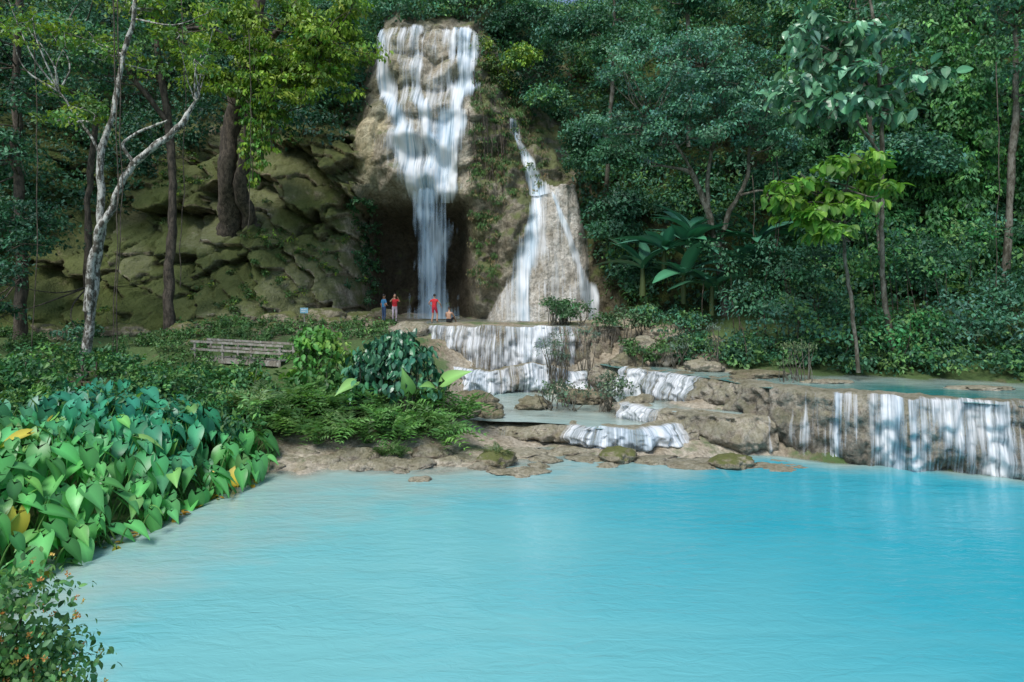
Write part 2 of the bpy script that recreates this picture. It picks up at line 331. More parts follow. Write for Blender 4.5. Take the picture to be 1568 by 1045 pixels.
# ---------------------------------------------------------------- water sheets
def pool(name,xs,yf_,yb_,n,z,mat,clear):
    xs=np.asarray(xs);t=np.linspace(0,1,n)[:,None];a=yf_(xs)[None];b=yb_(xs)[None]
    Yp=a+(b-a)*t;Xp=np.broadcast_to(xs[None],Yp.shape);x,y=Xp.ravel(),Yp.ravel()
    d=z-G(x,y);mkmesh(name,np.stack([x,y,0*x+z],1),gridF(n,len(xs)),mat,attrs={'depth':np.clip(d,0,2),'clear':clear(x,y)})
W2=[(-2.2,25.9,0,.45),(-.5,25.5,0,.5),(.8,25.4,0,.55),(2,25,0,.7),(3.2,24.2,-.1,.75),(5,24,-.1,.78),(6.8,24.6,-.1,.85)]
W3=[(4.3,27.2,.4,1.2),(5.2,25.9,.3,1.2),(6.4,24.7,0,1.2),(7.6,23.9,-.2,1.25),(9.6,23.5,-.3,1.3)]
W4=[(4.0,32,.6,2.2),(5,29.9,.6,2.25),(6.2,28.9,.7,2.25),(7.6,27.6,.9,2.25),(8.5,26.2,1,2.27),(9.0,24.9,.6,2.28),(9.8,23.7,-.3,2.3),(13,22,-.3,2.3),(16,20.4,-.3,2.32),(20,19,-.3,2.32),(32,17,-.3,2.32)]
W1=[(-5.6,36,1.5,3.85),(-4.2,35.2,.5,3.88),(-1,34.6,.5,3.9),(2,34.6,.5,3.9),(4.8,35.1,.6,3.9),(6.5,36,1.5,3.8)]
W5=[(-4.6,34.6,.5,1.5),(-3.4,33.6,.4,1.9),(-1.2,33.0,.4,1.7),(1,33.3,.4,2.1),(3,33.2,.4,1.6),(5.2,34.2,.5,1.9)]
fy_=lambda W,o=.25:(lambda x:np.interp(x,[p[0] for p in W],[p[1] for p in W])+o)
cst=lambda v:(lambda x:np.full(len(x),v))
pool('pool_water',np.arange(-14,40,.25),cst(2.),lambda x:np.where(x<7,25.4,np.interp(x,[p[0] for p in W4],[p[1] for p in W4])+.4),110,0.,M_pool,lambda x,y:sm(-5,13,x+.5*(y-12))-.25*(1-sm(-7,-2,x))*sm(12,18,y))
pool('basin_water',np.arange(-3.6,6.8,.2),fy_(W2,.15),cst(35.),50,.72,M_pool2,lambda x,y:0*x+.1)
pool('terrace_water',np.arange(4.4,9.3,.2),fy_(W3),fy_(W4,.3),20,1.2,M_pool2,lambda x,y:0*x+.1)
pool('upper_pool_water',np.arange(4.3,45,.3),fy_(W4,.2),cst(32.),40,2.24,M_pool2,lambda x,y:0*x+1)
pool('ledge_water',np.arange(-5.4,6.3,.25),fy_(W1,.2),cst(47.5),40,3.84,M_pool2,lambda x,y:0*x+.2)
# ---------------------------------------------------------------- travertine walls
def wall(name,W,seed,color,bulge=.35,water=None,back=.9,lob=.35,wname='cascade'):
    W=np.array(W,float);seg=np.r_[0,np.cumsum(np.hypot(*np.diff(W[:,:2],axis=0).T))];S=np.arange(0,seg[-1],.06)
    P=np.stack([np.interp(S,seg,W[:,k]) for k in range(4)],1)
    for k in range(2): P[:,k]=np.convolve(np.pad(P[:,k],8,mode='reflect',reflect_type='odd'),np.ones(17)/17,'valid')
    tn=nrm(np.gradient(P[:,:2],axis=0));nn=np.stack([tn[:,1],-tn[:,0]],1)
    H=P[:,3]-P[:,2]
    def surf(rows,extra):
        V=[]
        for (o,v) in rows:
            z=P[:,3]-v*H-(0.3 if v>=1 else 0)+.05*fbm(P3(S*1.1,0*S,0*S),3,seed+4)*(v<.5)
            lo=lob*fbm(P3(S*.55,0*S,0*S+v*.4),3,seed)+.5*lob*fbm(P3(S*2.2,0*S,v*1.),2,seed+1)
            f=sm(-back,0,o) if o<0 else 1.
            of=o+f*lo
            V.append([P[:,0]+nn[:,0]*of,P[:,1]+nn[:,1]*of,z])
        V=np.array(V).transpose(0,2,1);p=V.reshape(-1,3)
        kn=.26*fbm(p*1.8,4,seed+7,.55)-.20*(1-np.abs(fbm(p*np.array([4.5,4.5,3]),2,seed+8)))+.1;ff=np.repeat([1. if r[1]>.02 else .15 for r in rows],len(S))
        p=p+np.tile(np.c_[nn,0*S],(len(rows),1))*((-kn*ff)[:,None]+extra)
        p[:,2]+=.05*fbm(p*2.5,3,seed+9)*(ff<.5)
        return p
    vs=np.linspace(0,1,26);prof=lambda v:bulge*np.sin(min(v*2.4,math.pi*.5))-.35*bulge*max(0,v-.5)*2-(.3*max(0,v-.7)/.3)
    rows=[(-back,.0),(-back*.6,0.),(-back*.3,0.),(-.1,0.)]+[(prof(v),v) for v in vs[1:]]
    p=surf(rows,0.)
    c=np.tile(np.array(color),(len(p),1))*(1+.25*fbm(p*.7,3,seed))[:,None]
    lowd=np.clip((np.repeat([r[1] for r in rows],len(S))-.2)*.9,0,.5)[:,None];c=c*(1-lowd*.9)  # darker face tone, with undercut shade painted in toward the foot
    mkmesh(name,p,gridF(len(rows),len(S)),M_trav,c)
    if water:
        rw=[(-.5,0.),(-.25,0),(-.05,0.)]+[(prof(v)+.02,v) for v in vs[1:]]
        p=surf(rw,.07);p[:,2]+=.03
        dens=np.clip(np.tile(water(S,P),len(rw)),0,1)*np.repeat([.5,.8,1]+[1]*(len(vs)-1),len(S))
        vv=np.repeat([-.5,-.25,0]+list(vs[1:]*H.mean()),len(S))
        mkmesh(wname,p,gridF(len(rw),len(S)),M_fall2,uv=np.stack([np.tile(S,len(rw))+seed*3,vv],1),attrs={'dens':dens})
bn=lambda x,a,b,e=.3:sm(a-e,a+e,x)*(1-sm(b-e,b+e,x))
nz1=lambda S,f,s:fbm(P3(S*f,0*S,0*S),3,s)
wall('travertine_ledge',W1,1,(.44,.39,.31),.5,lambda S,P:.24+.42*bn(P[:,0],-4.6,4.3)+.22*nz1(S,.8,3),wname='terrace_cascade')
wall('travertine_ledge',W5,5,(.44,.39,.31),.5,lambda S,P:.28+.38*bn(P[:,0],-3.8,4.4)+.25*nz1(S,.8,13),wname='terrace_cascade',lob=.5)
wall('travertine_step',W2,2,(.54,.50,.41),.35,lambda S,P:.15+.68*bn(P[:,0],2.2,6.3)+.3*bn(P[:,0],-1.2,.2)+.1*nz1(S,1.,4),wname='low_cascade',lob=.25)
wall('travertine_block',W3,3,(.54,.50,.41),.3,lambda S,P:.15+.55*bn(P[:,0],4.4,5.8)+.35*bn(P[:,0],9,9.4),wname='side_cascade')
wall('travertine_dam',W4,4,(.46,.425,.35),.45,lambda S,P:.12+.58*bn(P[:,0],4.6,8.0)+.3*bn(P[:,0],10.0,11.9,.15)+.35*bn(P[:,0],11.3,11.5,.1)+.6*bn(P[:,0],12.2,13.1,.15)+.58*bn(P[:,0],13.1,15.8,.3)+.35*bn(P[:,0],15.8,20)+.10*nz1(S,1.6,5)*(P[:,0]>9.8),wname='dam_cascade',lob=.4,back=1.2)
# ---------------------------------------------------------------- waterfalls
def ribbon(name,path,off,nc,seed,mat,dmul=1.,free=None,parent=None,edge=.35,smo=12,wn=.16):
    pa=np.array(path,float);zt=np.arange(pa[0,1],pa[-1,1],-.1);n=len(zt);r=lambda k:np.interp(-zt,-pa[:,1],pa[:,k])
    cx,w,dn=r(0),r(2),r(3);t=np.linspace(-.5,.5,nc)
    cx=cx+.22*fbm(P3(0*zt,0*zt,zt*.35),2,seed+11)*sm(3,9,zt);wv=wn*w*fbm(P3(0*zt,0*zt,zt*.4),2,seed)
    X=cx[:,None]+t[None]*(w+wv)[:,None];Z=np.broadcast_to(zt[:,None],X.shape);x,z=X.ravel(),Z.ravel()
    y=cliffY(x,z)
    if free: 
        zf0,yf0=free;yy=yf0-.12*np.sqrt(np.clip(zf0-z,0,99));y=np.where(z<zf0,np.minimum(y,yy),y)
    y=y.reshape(X.shape)
    for _ in range(smo): y=np.minimum(y,(np.roll(y,1,1)+y+np.roll(y,-1,1))/3)
    for _ in range(4): y[1:-1]=(y[:-2]+y[1:-1]+y[2:])/3
    y=y.ravel()-off-.15*(fbm(P3(x*1.2,0*x,z*.4),3,seed)+.5)
    ed=1-sm(.5-edge,.5,np.abs(np.broadcast_to(t[None],X.shape)).ravel()+.09*fbm(P3(x*.0+seed,0*x,z*.7),3,seed+3)+.07*fbm(P3(x*2.5,0*x,z*.35),2,seed+6))
    dens=np.repeat(dn,nc)*dmul*(.1+.9*ed)*(ed>0)
    dens=np.clip(dens,0,None)*np.repeat(sm(0,.4,zt[0]-zt)*.6+.4,nc)
    sl=np.r_[0,np.cumsum(np.hypot(np.diff(zt),.05))]
    mkmesh(name,np.stack([x,y,z],1),gridF(n,nc),mat,uv=np.stack([x+seed*7,np.repeat(sl,nc)],1),attrs={'dens':dens},parent=parent)
wf=empty('main_waterfall')
ribbon('base_sheet',[(-6.2,25.4,10.2,.56),(-6.1,22,9.4,.52),(-6.3,18.5,8.0,.58),(-5.9,15,6.6,.66),(-5.6,12.6,5.8,.64),(-5.4,11.6,4.6,.5)],.1,100,1,M_fall,1.,None,wf,.25)
ribbon('left_strand',[(-9.9,25.4,2.4,.9),(-9.5,22,2.1,.88),(-8.6,19.5,2.7,1.),(-7.4,17,3.4,1.),(-6.6,14.5,3.6,.94),(-6.3,12.6,3.2,.88),(-6.1,11.6,2.6,.6)],.3,40,3,M_fall,1.,None,wf,.45)
ribbon('center_strand',[(-7.2,25.4,1.9,.8),(-6.7,22.5,1.4,.72),(-6.5,20,1.7,.72),(-6.1,18,2.9,.95),(-5.5,15,3.4,1.05),(-5.4,12.6,3.3,1.),(-5.3,11.6,2.8,.7)],.35,40,9,M_fall,1.,None,wf,.45)
ribbon('right_strand',[(-3.7,25.4,3.8,.95),(-3.2,22.5,3.4,.88),(-3.4,20,3.1,.92),(-4.1,17.5,3.1,1.),(-4.5,15,3.1,1.),(-4.4,12.6,3.0,.88),(-4.6,11.6,2.4,.6)],.3,40,4,M_fall,1.,None,wf,.45)
ribbon('free_falling_veil',[(-5.4,12.8,4.4,.66),(-5.4,9.5,4.1,.72),(-5.3,6.5,4.6,.72),(-5.2,3.8,5.4,.85)],.1,60,12,M_veil,1.,(13.,43.9),wf,.35,12,.06)
ribbon('free_falling_core',[(-5.7,12.8,2.6,.8),(-5.6,9.5,2.3,.86),(-5.5,6.5,2.6,.76),(-5.4,3.8,3.4,.75)],.35,40,13,M_veil,1.,(13.,43.8),wf,.45,12,.06)
wg=empty('side_waterfall')
ribbon('upper_stream',[(-.1,18.2,.9,.75),(.3,16.5,1.3,.95),(.8,14.8,1.5,.95),(1.6,13,1.6,.95),(1.9,12,2.,.95)],.15,26,5,M_fall,1.,None,wg,.4,20)
ribbon('center_stream',[(1.9,12.6,2.0,.92),(1.5,11,2.2,.98),(.9,8,2.6,1.),(.7,5.5,3.0,.98),(.7,3.8,3.6,.88)],.12,40,6,M_fall,1.,None,wg,.45,30)
ribbon('thin_film',[(2.2,12.8,1.8,.55),(2.4,10,3.7,.46),(2.5,7,5.4,.45),(2.6,3.8,7.,.52)],.06,60,7,M_fall,1.,None,wg,.1,20)
ribbon('right_stream',[(2.7,12.4,.8,.9),(3.5,10,.9,.85),(4.3,7.5,1.1,.85),(4.9,5.5,2.1,.85),(5.2,3.8,2.7,.85)],.1,20,8,M_fall,1.,None,wg,.4,20)
# ---------------------------------------------------------------- rocks
def rockinto(mb,c,s,seed,col,fr=1.):
    import bmesh
    bm=bmesh.new();bmesh.ops.create_icosphere(bm,subdivisions=4,radius=1.)
    v=np.array([q.co[:] for q in bm.verts]);f=np.array([[w.index for w in q.verts] for q in bm.faces]);bm.free()
    d1,d2,i,cc=voro(v*1.1*fr+seed*3.1,seed)
    v=v*(1+.34*(i-.5)+.25*fbm(v*1.3+seed*5,3,seed)+.09*fbm(v*4.5,3,seed)-.12*(1-sm(0,.1,d2-d1)))[:,None]
    v=v*np.array(s)+np.array(c);mb.add(v,f,np.array(col))
def rocks(name,lst,mat):
    mb=MB()
    for k,(c,s,cl) in enumerate(lst): rockinto(mb,c,s,k+len(name),cl)
    mkmesh(name,np.concatenate(mb.V),np.concatenate(mb.F),mat,np.concatenate(mb.C))
bg=(.58,.53,.43);br=(.38,.34,.25)
def vc(c,a=.8,b=1.15): f=rng.uniform(a,b);return tuple(v*f for v in c)
L=[]
for x,y,a,b in[(-6.4,22.2,.8,.25),(-5.6,21.8,.5,.2),(-4.9,21.7,.6,.22),(-4.1,21.9,.7,.25),(-3.2,21.9,.8,.2),(-2.2,22.3,.6,.22),(-.9,21.6,.5,.22),(.2,21.3,.9,.12),(-2.9,20.3,.35,.12),(1.2,22.6,.6,.16),(2.6,22.8,.8,.12),(4.8,22.6,1.1,.09),(6.2,22.3,1.2,.08),(-7.4,22.2,.6,.3),(-1.5,23,1.2,.15),(8.9,21.9,1.2,.04),(.5,23.6,1.1,.14),(2.1,23.7,.8,.16),(-7.9,21.6,.4,.2),(-6.9,21.4,.3,.14),(-3.6,21.2,.3,.12),(.9,21.8,.35,.14),(3.2,22.0,.4,.1),(-5.3,22.7,.9,.4),(-2.9,23.1,.8,.35),(-7.2,22.9,.8,.45)]:
    L.append(((x,y,-.02),(a,a*.7,b),vc(bg)))
rocks('shoal_rocks',L,M_trav)
rocks('mossy_boulder',[((3.7,22.6,.08),(.7,.5,.32),br)],M_mossrock)
rocks('mossy_boulder',[((7.4,21.9,.03),(.8,.5,.30),br)],M_mossrock)
rocks('mossy_boulder',[((-.5,22.,.10),(.7,.5,.36),br)],M_mossrock)
L=[((6.4,33,3.0),(1.,.9,.5),bg),((5.6,31.4,2.3),(.8,.8,.5),br),((8,34,3.5),(1.,1,.5),bg),((9.7,33,3.0),(1.,.8,.5),br),((-1.6,28.2,1.0),(1.1,1,.6),br),((-2.2,26.8,.9),(.8,.7,.6),bg),((-.9,26.6,.8),(.6,.5,.45),br),((.9,28.5,.9),(.7,.6,.35),br),((3.2,30,.9),(1.2,1.,.4),br),((5.2,27.5,1.1),(.7,.6,.35),bg),((12.6,25.8,2.25),(.9,.5,.12),bg),((17.5,24.2,2.25),(1.1,.5,.1),bg),((10.3,27.4,2.3),(1.2,.8,.2),br),((-5.6,35.6,3.4),(1.2,.8,.7),bg),((7.2,31.4,2.6),(.7,.6,.5),bg),((8.6,29.4,2.4),(.9,.6,.35),bg)]
rocks('terrace_boulders',L,M_trav)
L=[]
for px,y,z,s in[(-10.5,38.6,3.8,.6),(-9.3,40.6,4.0,.7),(-11.3,40,4.1,.9),(-13.5,38.2,4.0,.9),(-8.4,42.4,4.2,.7),(-12.2,33.5,2.7,.6),(-9.6,36.6,3.6,.5),(-14.4,36,3.4,.6),(-7.7,38,3.8,.45),(-17.5,35.2,3.5,.9),(-20.5,34.6,3.6,.8),(-23.5,33.6,3.5,1.0),(-16,33,3.1,.5),(-12.7,36.6,3.7,.6)]:
    L.append(((px,y,z),(s*1.4,s*.8,s*.6),vc((.46,.42,.30),.7,1.1)))
rocks('bank_boulders',L,M_mossrock)
# ---------------------------------------------------------------- foliage generators
def colr(n,base,v=.3,hv=.12):
    b=np.array(base)[None]*(1+v*rng.uniform(-1,1,(n,1)));b=b*(1+hv*rng.uniform(-1,1,(n,3)));return np.clip(b,.002,.9)
def blobs(mb,C,Rd,sprays,per,size,base,T=KITE,alt=None,altp=.2,up=.45,spread=.26,droop=.5,gap=None,front=0.):
    C=np.asarray(C,float).reshape(-1,3);Rd=np.asarray(Rd,float)
    if Rd.ndim==1: Rd=np.tile(Rd,(len(C),1)) if (len(Rd)==3 and len(C)!=3) else np.repeat(Rd[:,None],3,1)
    k=len(C);idx=np.repeat(np.arange(k),sprays);d=rnd(len(idx));d[:,2]=np.where(d[:,2]<-.3,-d[:,2],d[:,2]);d[:,1]-=front;d=nrm(d)
    r=rng.uniform(.45,1.05,len(idx))[:,None];sp=C[idx]+d*r*Rd[idx]
    if gap is not None:
        kp=fbm(sp*gap[0],2,5)>gap[1];sp,d,idx=sp[kp],d[kp],idx[kp]
    sc_=colr(len(sp),base,.45,.15)
    if alt is not None:
        m=rng.random(len(sp))<altp;sc_[m]=colr(m.sum(),alt,.3,.1)
    j=np.repeat(np.arange(len(sp)),per);n=len(j)
    o=rng.normal(size=(n,3))*spread*Rd[idx][j];pos=sp[j]+o*np.array([1,1,.6])
    nn=d[j]*.75+np.array([0,0,up])+rnd(n)*.6;dr=nrm(d[j]*np.array([1,1,.3])*.6+rnd(n)*.8+np.array([0,0,-droop]))
    s=size*rng.uniform(.6,1.35,n);mb.inst(T,pos,frames(dr,nn),s,np.clip(sc_[j]*(1+.2*rng.uniform(-1,1,(n,1))),.002,.9))
def inpoly(x,z,poly):
    r=np.zeros(len(x),bool);n=len(poly)
    for i in range(n):
        (a,b),(c,d)=poly[i],poly[(i+1)%n];m=((b>z)!=(d>z))&(x<(c-a)*(z-b)/(d-b+1e-12)+a);r^=m
    return r
LR=[(-27,10),(-24.5,15.5),(-17,18),(-13,15.5),(-11.2,13),(-10.8,9),(-9,5),(-9,2),(-31,2),(-30,7)]
FR=[(-11.0,18.2),(-10.8,20),(-10.9,25.8),(-1.4,26.2),(-1,21.5),(4,15.2),(5.6,8.5),(8,4),(8,0),(-11,0),(-11.5,13)]
G0=(.032,.105,.062);G1=(.055,.16,.085);G2=(.08,.225,.13);G3=(.14,.29,.09);LIME=(.25,.38,.05);TEAL=(.085,.24,.18)
mb=MB();n=4000
x=rng.uniform(-42,42,n);z=rng.uniform(3,42,n)
jx=x+.6*fbm(P3(x*.6,0*x,z*.6),2,77);jz=z+.6*fbm(P3(x*.6,0*x,z*.6),2,78)
kp=~(inpoly(jx,jz,LR)|inpoly(jx,jz,FR));x,z=x[kp],z[kp];y=cliffY(x,z)-rng.uniform(-.1,1.6,len(x))
y=np.where(x>12,y-rng.uniform(0,1.5,len(x)),y)
C=np.stack([x,y,z],1);R=rng.uniform(.7,1.7,len(x));vis=(np.abs(x)/y<.95)&(z<41);C,R=C[vis],R[vis]
h=fbm(C*.13,2,3);h=h-.25*(C[:,0]<-20)+.2*(C[:,0]>8)
for lo,hi,b,a in((-9,-.25,G0,G1),(-.25,.15,G1,G2),(.15,9,G2,G3)):
    m=(h>lo)&(h<=hi);blobs(mb,C[m],R[m],9,11,.3,b,alt=a,altp=.3)
def domes(mb,D,size):
    for (c,r,b,a) in D:
        m=int(9*r*r/2.2)+10;d=rnd(m);d[:,2]=np.abs(d[:,2])*.9-.15;d[:,1]=np.where(d[:,1]>.3,-d[:,1],d[:,1]);C=np.array(c)+d*r*np.array([1,.8,.75])
        blobs(mb,C,rng.uniform(.55,1.0,m),9,12,size,b,alt=a,altp=.35,up=.6)
D=[]
for c,r,b,a in [((9,46,22),3.2,G1,G2),((5,48,24),2.8,G1,TEAL),((1,52,26),3,G0,G1),((14,43,24),3.4,G2,TEAL),((19,40,22),3.2,G2,G3),((12,42,18),2.6,TEAL,G2),((18,38,16),2.8,G2,G3),((6,43,14),2.2,G1,G2),((7.5,42,10.5),2.2,G0,G2),((24,35,21),3.2,G2,G3),((16,37,11.5),2.5,G1,G2),((20,34,12),2.6,G2,TEAL),((22,36,26),3.4,G2,G3),((10,48,28),3.6,G1,G2),((30,34,24),3.5,G1,G2),((4,50,30),3.2,G1,G2),((-4,54,31),3.4,G0,G1),((-11,54,30),3.2,G1,G2),((-12.5,49,23.5),2.4,G1,G3),((-12.8,47,19),1.8,G1,G2),((-30,38,18),3,G0,G1),((-27,38,23),3.2,G0,G1),((-33,36,13),3,G0,G1),((-29,35,9),2.4,G0,G1),((-22,44,24),3,G1,G3),((17,46,30),3.6,G1,G3),((28,31,14),2.8,G1,G2),((-12.5,45.6,21.6),1.6,G1,G2),((-12.8,46.2,24.4),1.7,G1,G2),((.9,47.,21.8),1.4,G3,LIME),((2.4,46,18.8),1.2,G2,G3),((4.6,43.4,15.5),1.6,G1,G2),((6.4,41,9),1.5,G1,G2),((7.9,39.6,6.6),1.4,G0,G2)]: D.append((c,r,b,a))
domes(mb,D,.25)
mb.make('background_forest',M_far)
mb=MB();n=900;x=rng.uniform(-28,7,n);z=rng.uniform(4,25,n);m=fbm(P3(x*.35,0*x,z*.35),3,91)>.2
kp=m&(inpoly(x,z,LR)|inpoly(x,z,FR))&~((x>-10)&(x<-2.4))&~((x>-11.2)&(x<-7.4)&(z>12)&(z<19))&~((x>-.5)&(x<6)&(z<13));x,z=x[kp],z[kp]
C=np.stack([x,cliffY(x,z)-.1,z],1);blobs(mb,C,rng.uniform(.2,.5,len(x)),7,10,.16,(.08,.16,.05),alt=LIME,altp=.1)
x=rng.uniform(-2.7,2.2,240);z=rng.uniform(6,22,240)
kp=(z<22-(x+1.5)*1.3)&~((x>-.6)&(z<12));x,z=x[kp],z[kp];C=np.stack([x,cliffY(x,z)-.15,z],1)
blobs(mb,C,rng.uniform(.25,.55,len(x)),8,12,.2,(.09,.18,.06),alt=(.26,.22,.12),altp=.3,T=NARROW,droop=1.4,up=.3)
x=rng.uniform(-11.2,-9.9,45);z=rng.uniform(4.5,12,45);C=np.stack([x,cliffY(x,z)-.15,z],1);blobs(mb,C,rng.uniform(.3,.6,45),7,10,.2,(.06,.16,.07))
x=rng.uniform(-2.2,0.,30);z=22.5-(x+2.2)*1.2+rng.uniform(-.5,1.3,30);C=np.stack([x,cliffY(x,z)-.2,z],1);blobs(mb,C,rng.uniform(.5,.9,30),9,11,.2,(.10,.17,.05),alt=LIME,altp=.2)
mb.make('cliff_plants',M_far)
mb=MB()
for i in range(80):
    x=rng.uniform(-3.0,-.2);z=rng.uniform(13,21.5-(x+3.2)*.7);l=rng.uniform(1,3);y=float(cliffY([x],[z])[0])-.35
    tube(mb,[(x,y,z),(x+.1,y-.15,z-l*.5),(x+.05,y-.1,z-l)],[.03,.025,.01],4,(.14,.11,.07),3)
mb.make('hanging_roots',M_bark)
# ---------------------------------------------------------------- trees
def tree(name,limbs,clumps,barkm,leafm,size,base,alt=None,altp=.2,T=KITE,sprays=14,per=14,gap=None,flat=.62,**kw):
    e=empty(name);mt=MB();tips=[]
    for k,(pts,rad) in enumerate(limbs):
        Q=tube(mt,pts,rad,10,(1,1,1),8,.1,k*3+len(name));tips.append(Q[len(Q)//4:])
    if len(clumps):
        tips=np.concatenate(tips)
        for k,(c,r) in enumerate(clumps):
            c=np.array(c,float);i=np.argmin(np.linalg.norm(tips-c,axis=1)+np.maximum(0,tips[:,2]-c[2])*2);a=tips[i]
            m=(a+c)/2+rng.normal(size=3)*.25+np.array([0,0,-.15]);tube(mt,[a,m,c],[.045,.03,.012],5,(1,1,1),4,.05,k)
            for q in range(3):
                dd=c+rnd(1)[0]*r*.8;tube(mt,[c,(c+dd)/2+rng.normal(size=3)*.08,dd],[.02,.014,.006],4,(1,1,1),3)
    mt.make('trunk_and_limbs',barkm,True,e)
    if len(clumps):
        ml=MB();C=np.array([c for c,r in clumps],float);R=np.array([r for c,r in clumps],float)
        blobs(ml,C,np.stack([R,R,R*flat],1),sprays,per,size,base,alt=alt,altp=altp,T=T,gap=gap,**kw);ml.make('crown',leafm,False,e)
    return e
def scat(lst,n,sp,r0,r1):
    out=[]
    for c in lst:
        for _ in range(n): out.append((np.array(c)+rng.normal(size=3)*sp,rng.uniform(r0,r1)))
    return out
tree('pale_bark_tree',[([(-17.8,27,2.3),(-17.6,27,4.2),(-17.1,27,7.6),(-17.0,27,9.4),(-16.9,27,11.4),(-16.3,27.1,14.9),(-15.6,27.2,18),(-15,27.5,22)],[.24,.2,.17,.14,.13,.11,.09,.04]),
 ([(-17.5,27,5.),(-17.1,26.8,7.7),(-16.4,26.8,9.4),(-15.9,26.8,10.6),(-14.8,27,11.8),(-13.9,27.2,12.7),(-13.3,27.4,13.8)],[.18,.15,.14,.13,.13,.12,.07]),
 ([(-15.5,26.9,11),(-15.9,26.8,11.9),(-15,27,12.6),(-14.2,27,12.9)],[.08,.06,.05,.03]),([(-16.9,27,11.2),(-17.6,27,12.5),(-18.6,26.8,14.)],[.07,.05,.03])],
 scat([(-18.4,27,13.2),(-17.4,27,15.5),(-19.4,27,16.5)],6,(1.1,.8,.8),.5,.9)+scat([(-14,27.5,16.4),(-15.5,27.5,18)],6,(1.2,.8,.8),.6,.9),M_white,M_leaf,.2,G3,LIME,.5,sprays=11,per=11)
yb=float(cliffY([-18.4],[9.6])[0]);yc=float(cliffY([-17.2],[10.])[0])
tree('broadleaf_tree',[([(-18.8,yb+.5,8.9),(-18.4,yb-.1,10.2),(-17.9,41.2,13),(-17.5,41,16.5),(-16.2,40,20),(-14.8,39,25),(-14,38,30)],[1.0,.72,.55,.48,.42,.35,.25]),
 ([(-17.0,yc+.6,9.2),(-17.1,yc-.2,10.4),(-17.0,41,12.5),(-16.3,40.6,16.5),(-15.6,40,19)],[.7,.5,.4,.34,.3]),([(-16.4,40,19.5),(-14,38,20.5),(-12,36,20.8),(-10,35.5,19.5)],[.22,.17,.12,.06]),([(-16,40,20),(-17.5,38,21),(-19,36,20)],[.2,.14,.07]),([(-15,38.5,24),(-12,37,24),(-9.5,37,23)],[.2,.14,.06])],
 scat([(-16.5,35.5,17.4),(-14.6,35,18.6),(-12.4,35,18.2),(-10.6,35,18.8),(-10.2,35,17.2),(-13,35,16.2),(-11.8,35.5,20.5),(-9.8,36,20.8),(-15.5,35.5,20.6),(-18.6,36,19.0),(-13.6,35,19.6),(-9.2,36,18.9),(-11.5,35,17)],8,(.9,.8,.7),.5,.95),M_bark,M_leaf,.27,(.14,.27,.045),LIME,.5,sprays=12,per=12,droop=.9)
mb=MB()
for x0,zt,zb in[(-13.9,17.5,11.5),(-13.4,17.5,12.6),(-12.9,17,13.4),(-14.3,17.5,13.2)]:
    m=int((zt-zb)/.45);zz=np.linspace(zb,zt,m);C=np.stack([x0+.12*np.sin(zz*1.4),np.full(m,35.)+.1*np.cos(zz),zz],1);blobs(mb,C,np.full((m,3),.36),6,8,.24,(.11,.25,.05),alt=LIME,altp=.35,droop=1.4)
    tube(mb,[(x0,35,zb),(x0,35,(zb+zt)/2),(x0+.1,35,zt+1.5)],[.02,.03,.04],5,(.09,.07,.05),4)
mb.make('hanging_vine',M_leaf)
tree('forest_tree',[([(-18.9,36,3.2),(-18.9,36,6.4),(-18.7,36,10),(-18.8,36,13.6),(-19.6,36,19.7),(-20,36,26)],[.32,.26,.23,.21,.17,.12]),([(-18.9,36,15),(-21,35,18),(-23,34,20)],[.15,.1,.06])],
 scat([(-22,34,17.5),(-20,34,20.),(-24,34,19)],8,(1.4,1,1.),.8,1.2),M_bark,M_far,.22,G2,G3,.3)
tree('forest_tree',[([(-24.5,32.5,2.6),(-24.4,32.5,8),(-24.7,32.5,14),(-24,32,22)],[.3,.24,.2,.14]),([(-22,34,3),(-22.1,34,9),(-21.7,34,15)],[.2,.16,.12])],
 scat([(-25,31,13),(-23,30,10),(-22.6,31,15.5),(-25,30,17),(-22.9,29,6.),(-23.2,30,8)],8,(1.1,1,1.2),.8,1.3),M_bark,M_far,.2,G0,G2,.4,sprays=14,per=15)
tree('spreading_tree',[([(11.8,36,4.2),(11.7,36,5.6),(11.3,36,7.8),(10.7,36,10.4),(9.8,35.8,12.2),(8.2,35.5,12.6)],[.28,.23,.2,.17,.12,.06]),([(10.8,36,10.2),(10.8,35.8,12.5),(11.2,35.5,15),(10.4,35.5,18)],[.15,.12,.1,.05]),
 ([(11.3,36,8),(12,35.8,10.2),(12.8,35.5,12),(13,35.5,15)],[.15,.13,.11,.05]),([(10.1,35.9,12),(9.,35.5,13.6),(7.6,35.5,15)],[.1,.08,.04]),([(12.4,35.6,11),(13.6,35.3,11.2),(14,35,10.2)],[.08,.05,.03])],
 scat([(5.4,36,14.8),(6.5,35,17),(8.5,35,18.7),(11,35,19),(13,35,17.5),(12.5,34.6,15.5),(10,34.6,16.5),(7.5,35,14.2),(9,34.8,15),(6.8,36.5,19.4),(13.6,35,14.4),(11,34.4,14.6)],8,(.9,.8,.6),.55,1.05),M_greybark,M_far,.2,(.10,.27,.20),(.15,.34,.21),.4,sprays=14,per=14,up=.6)
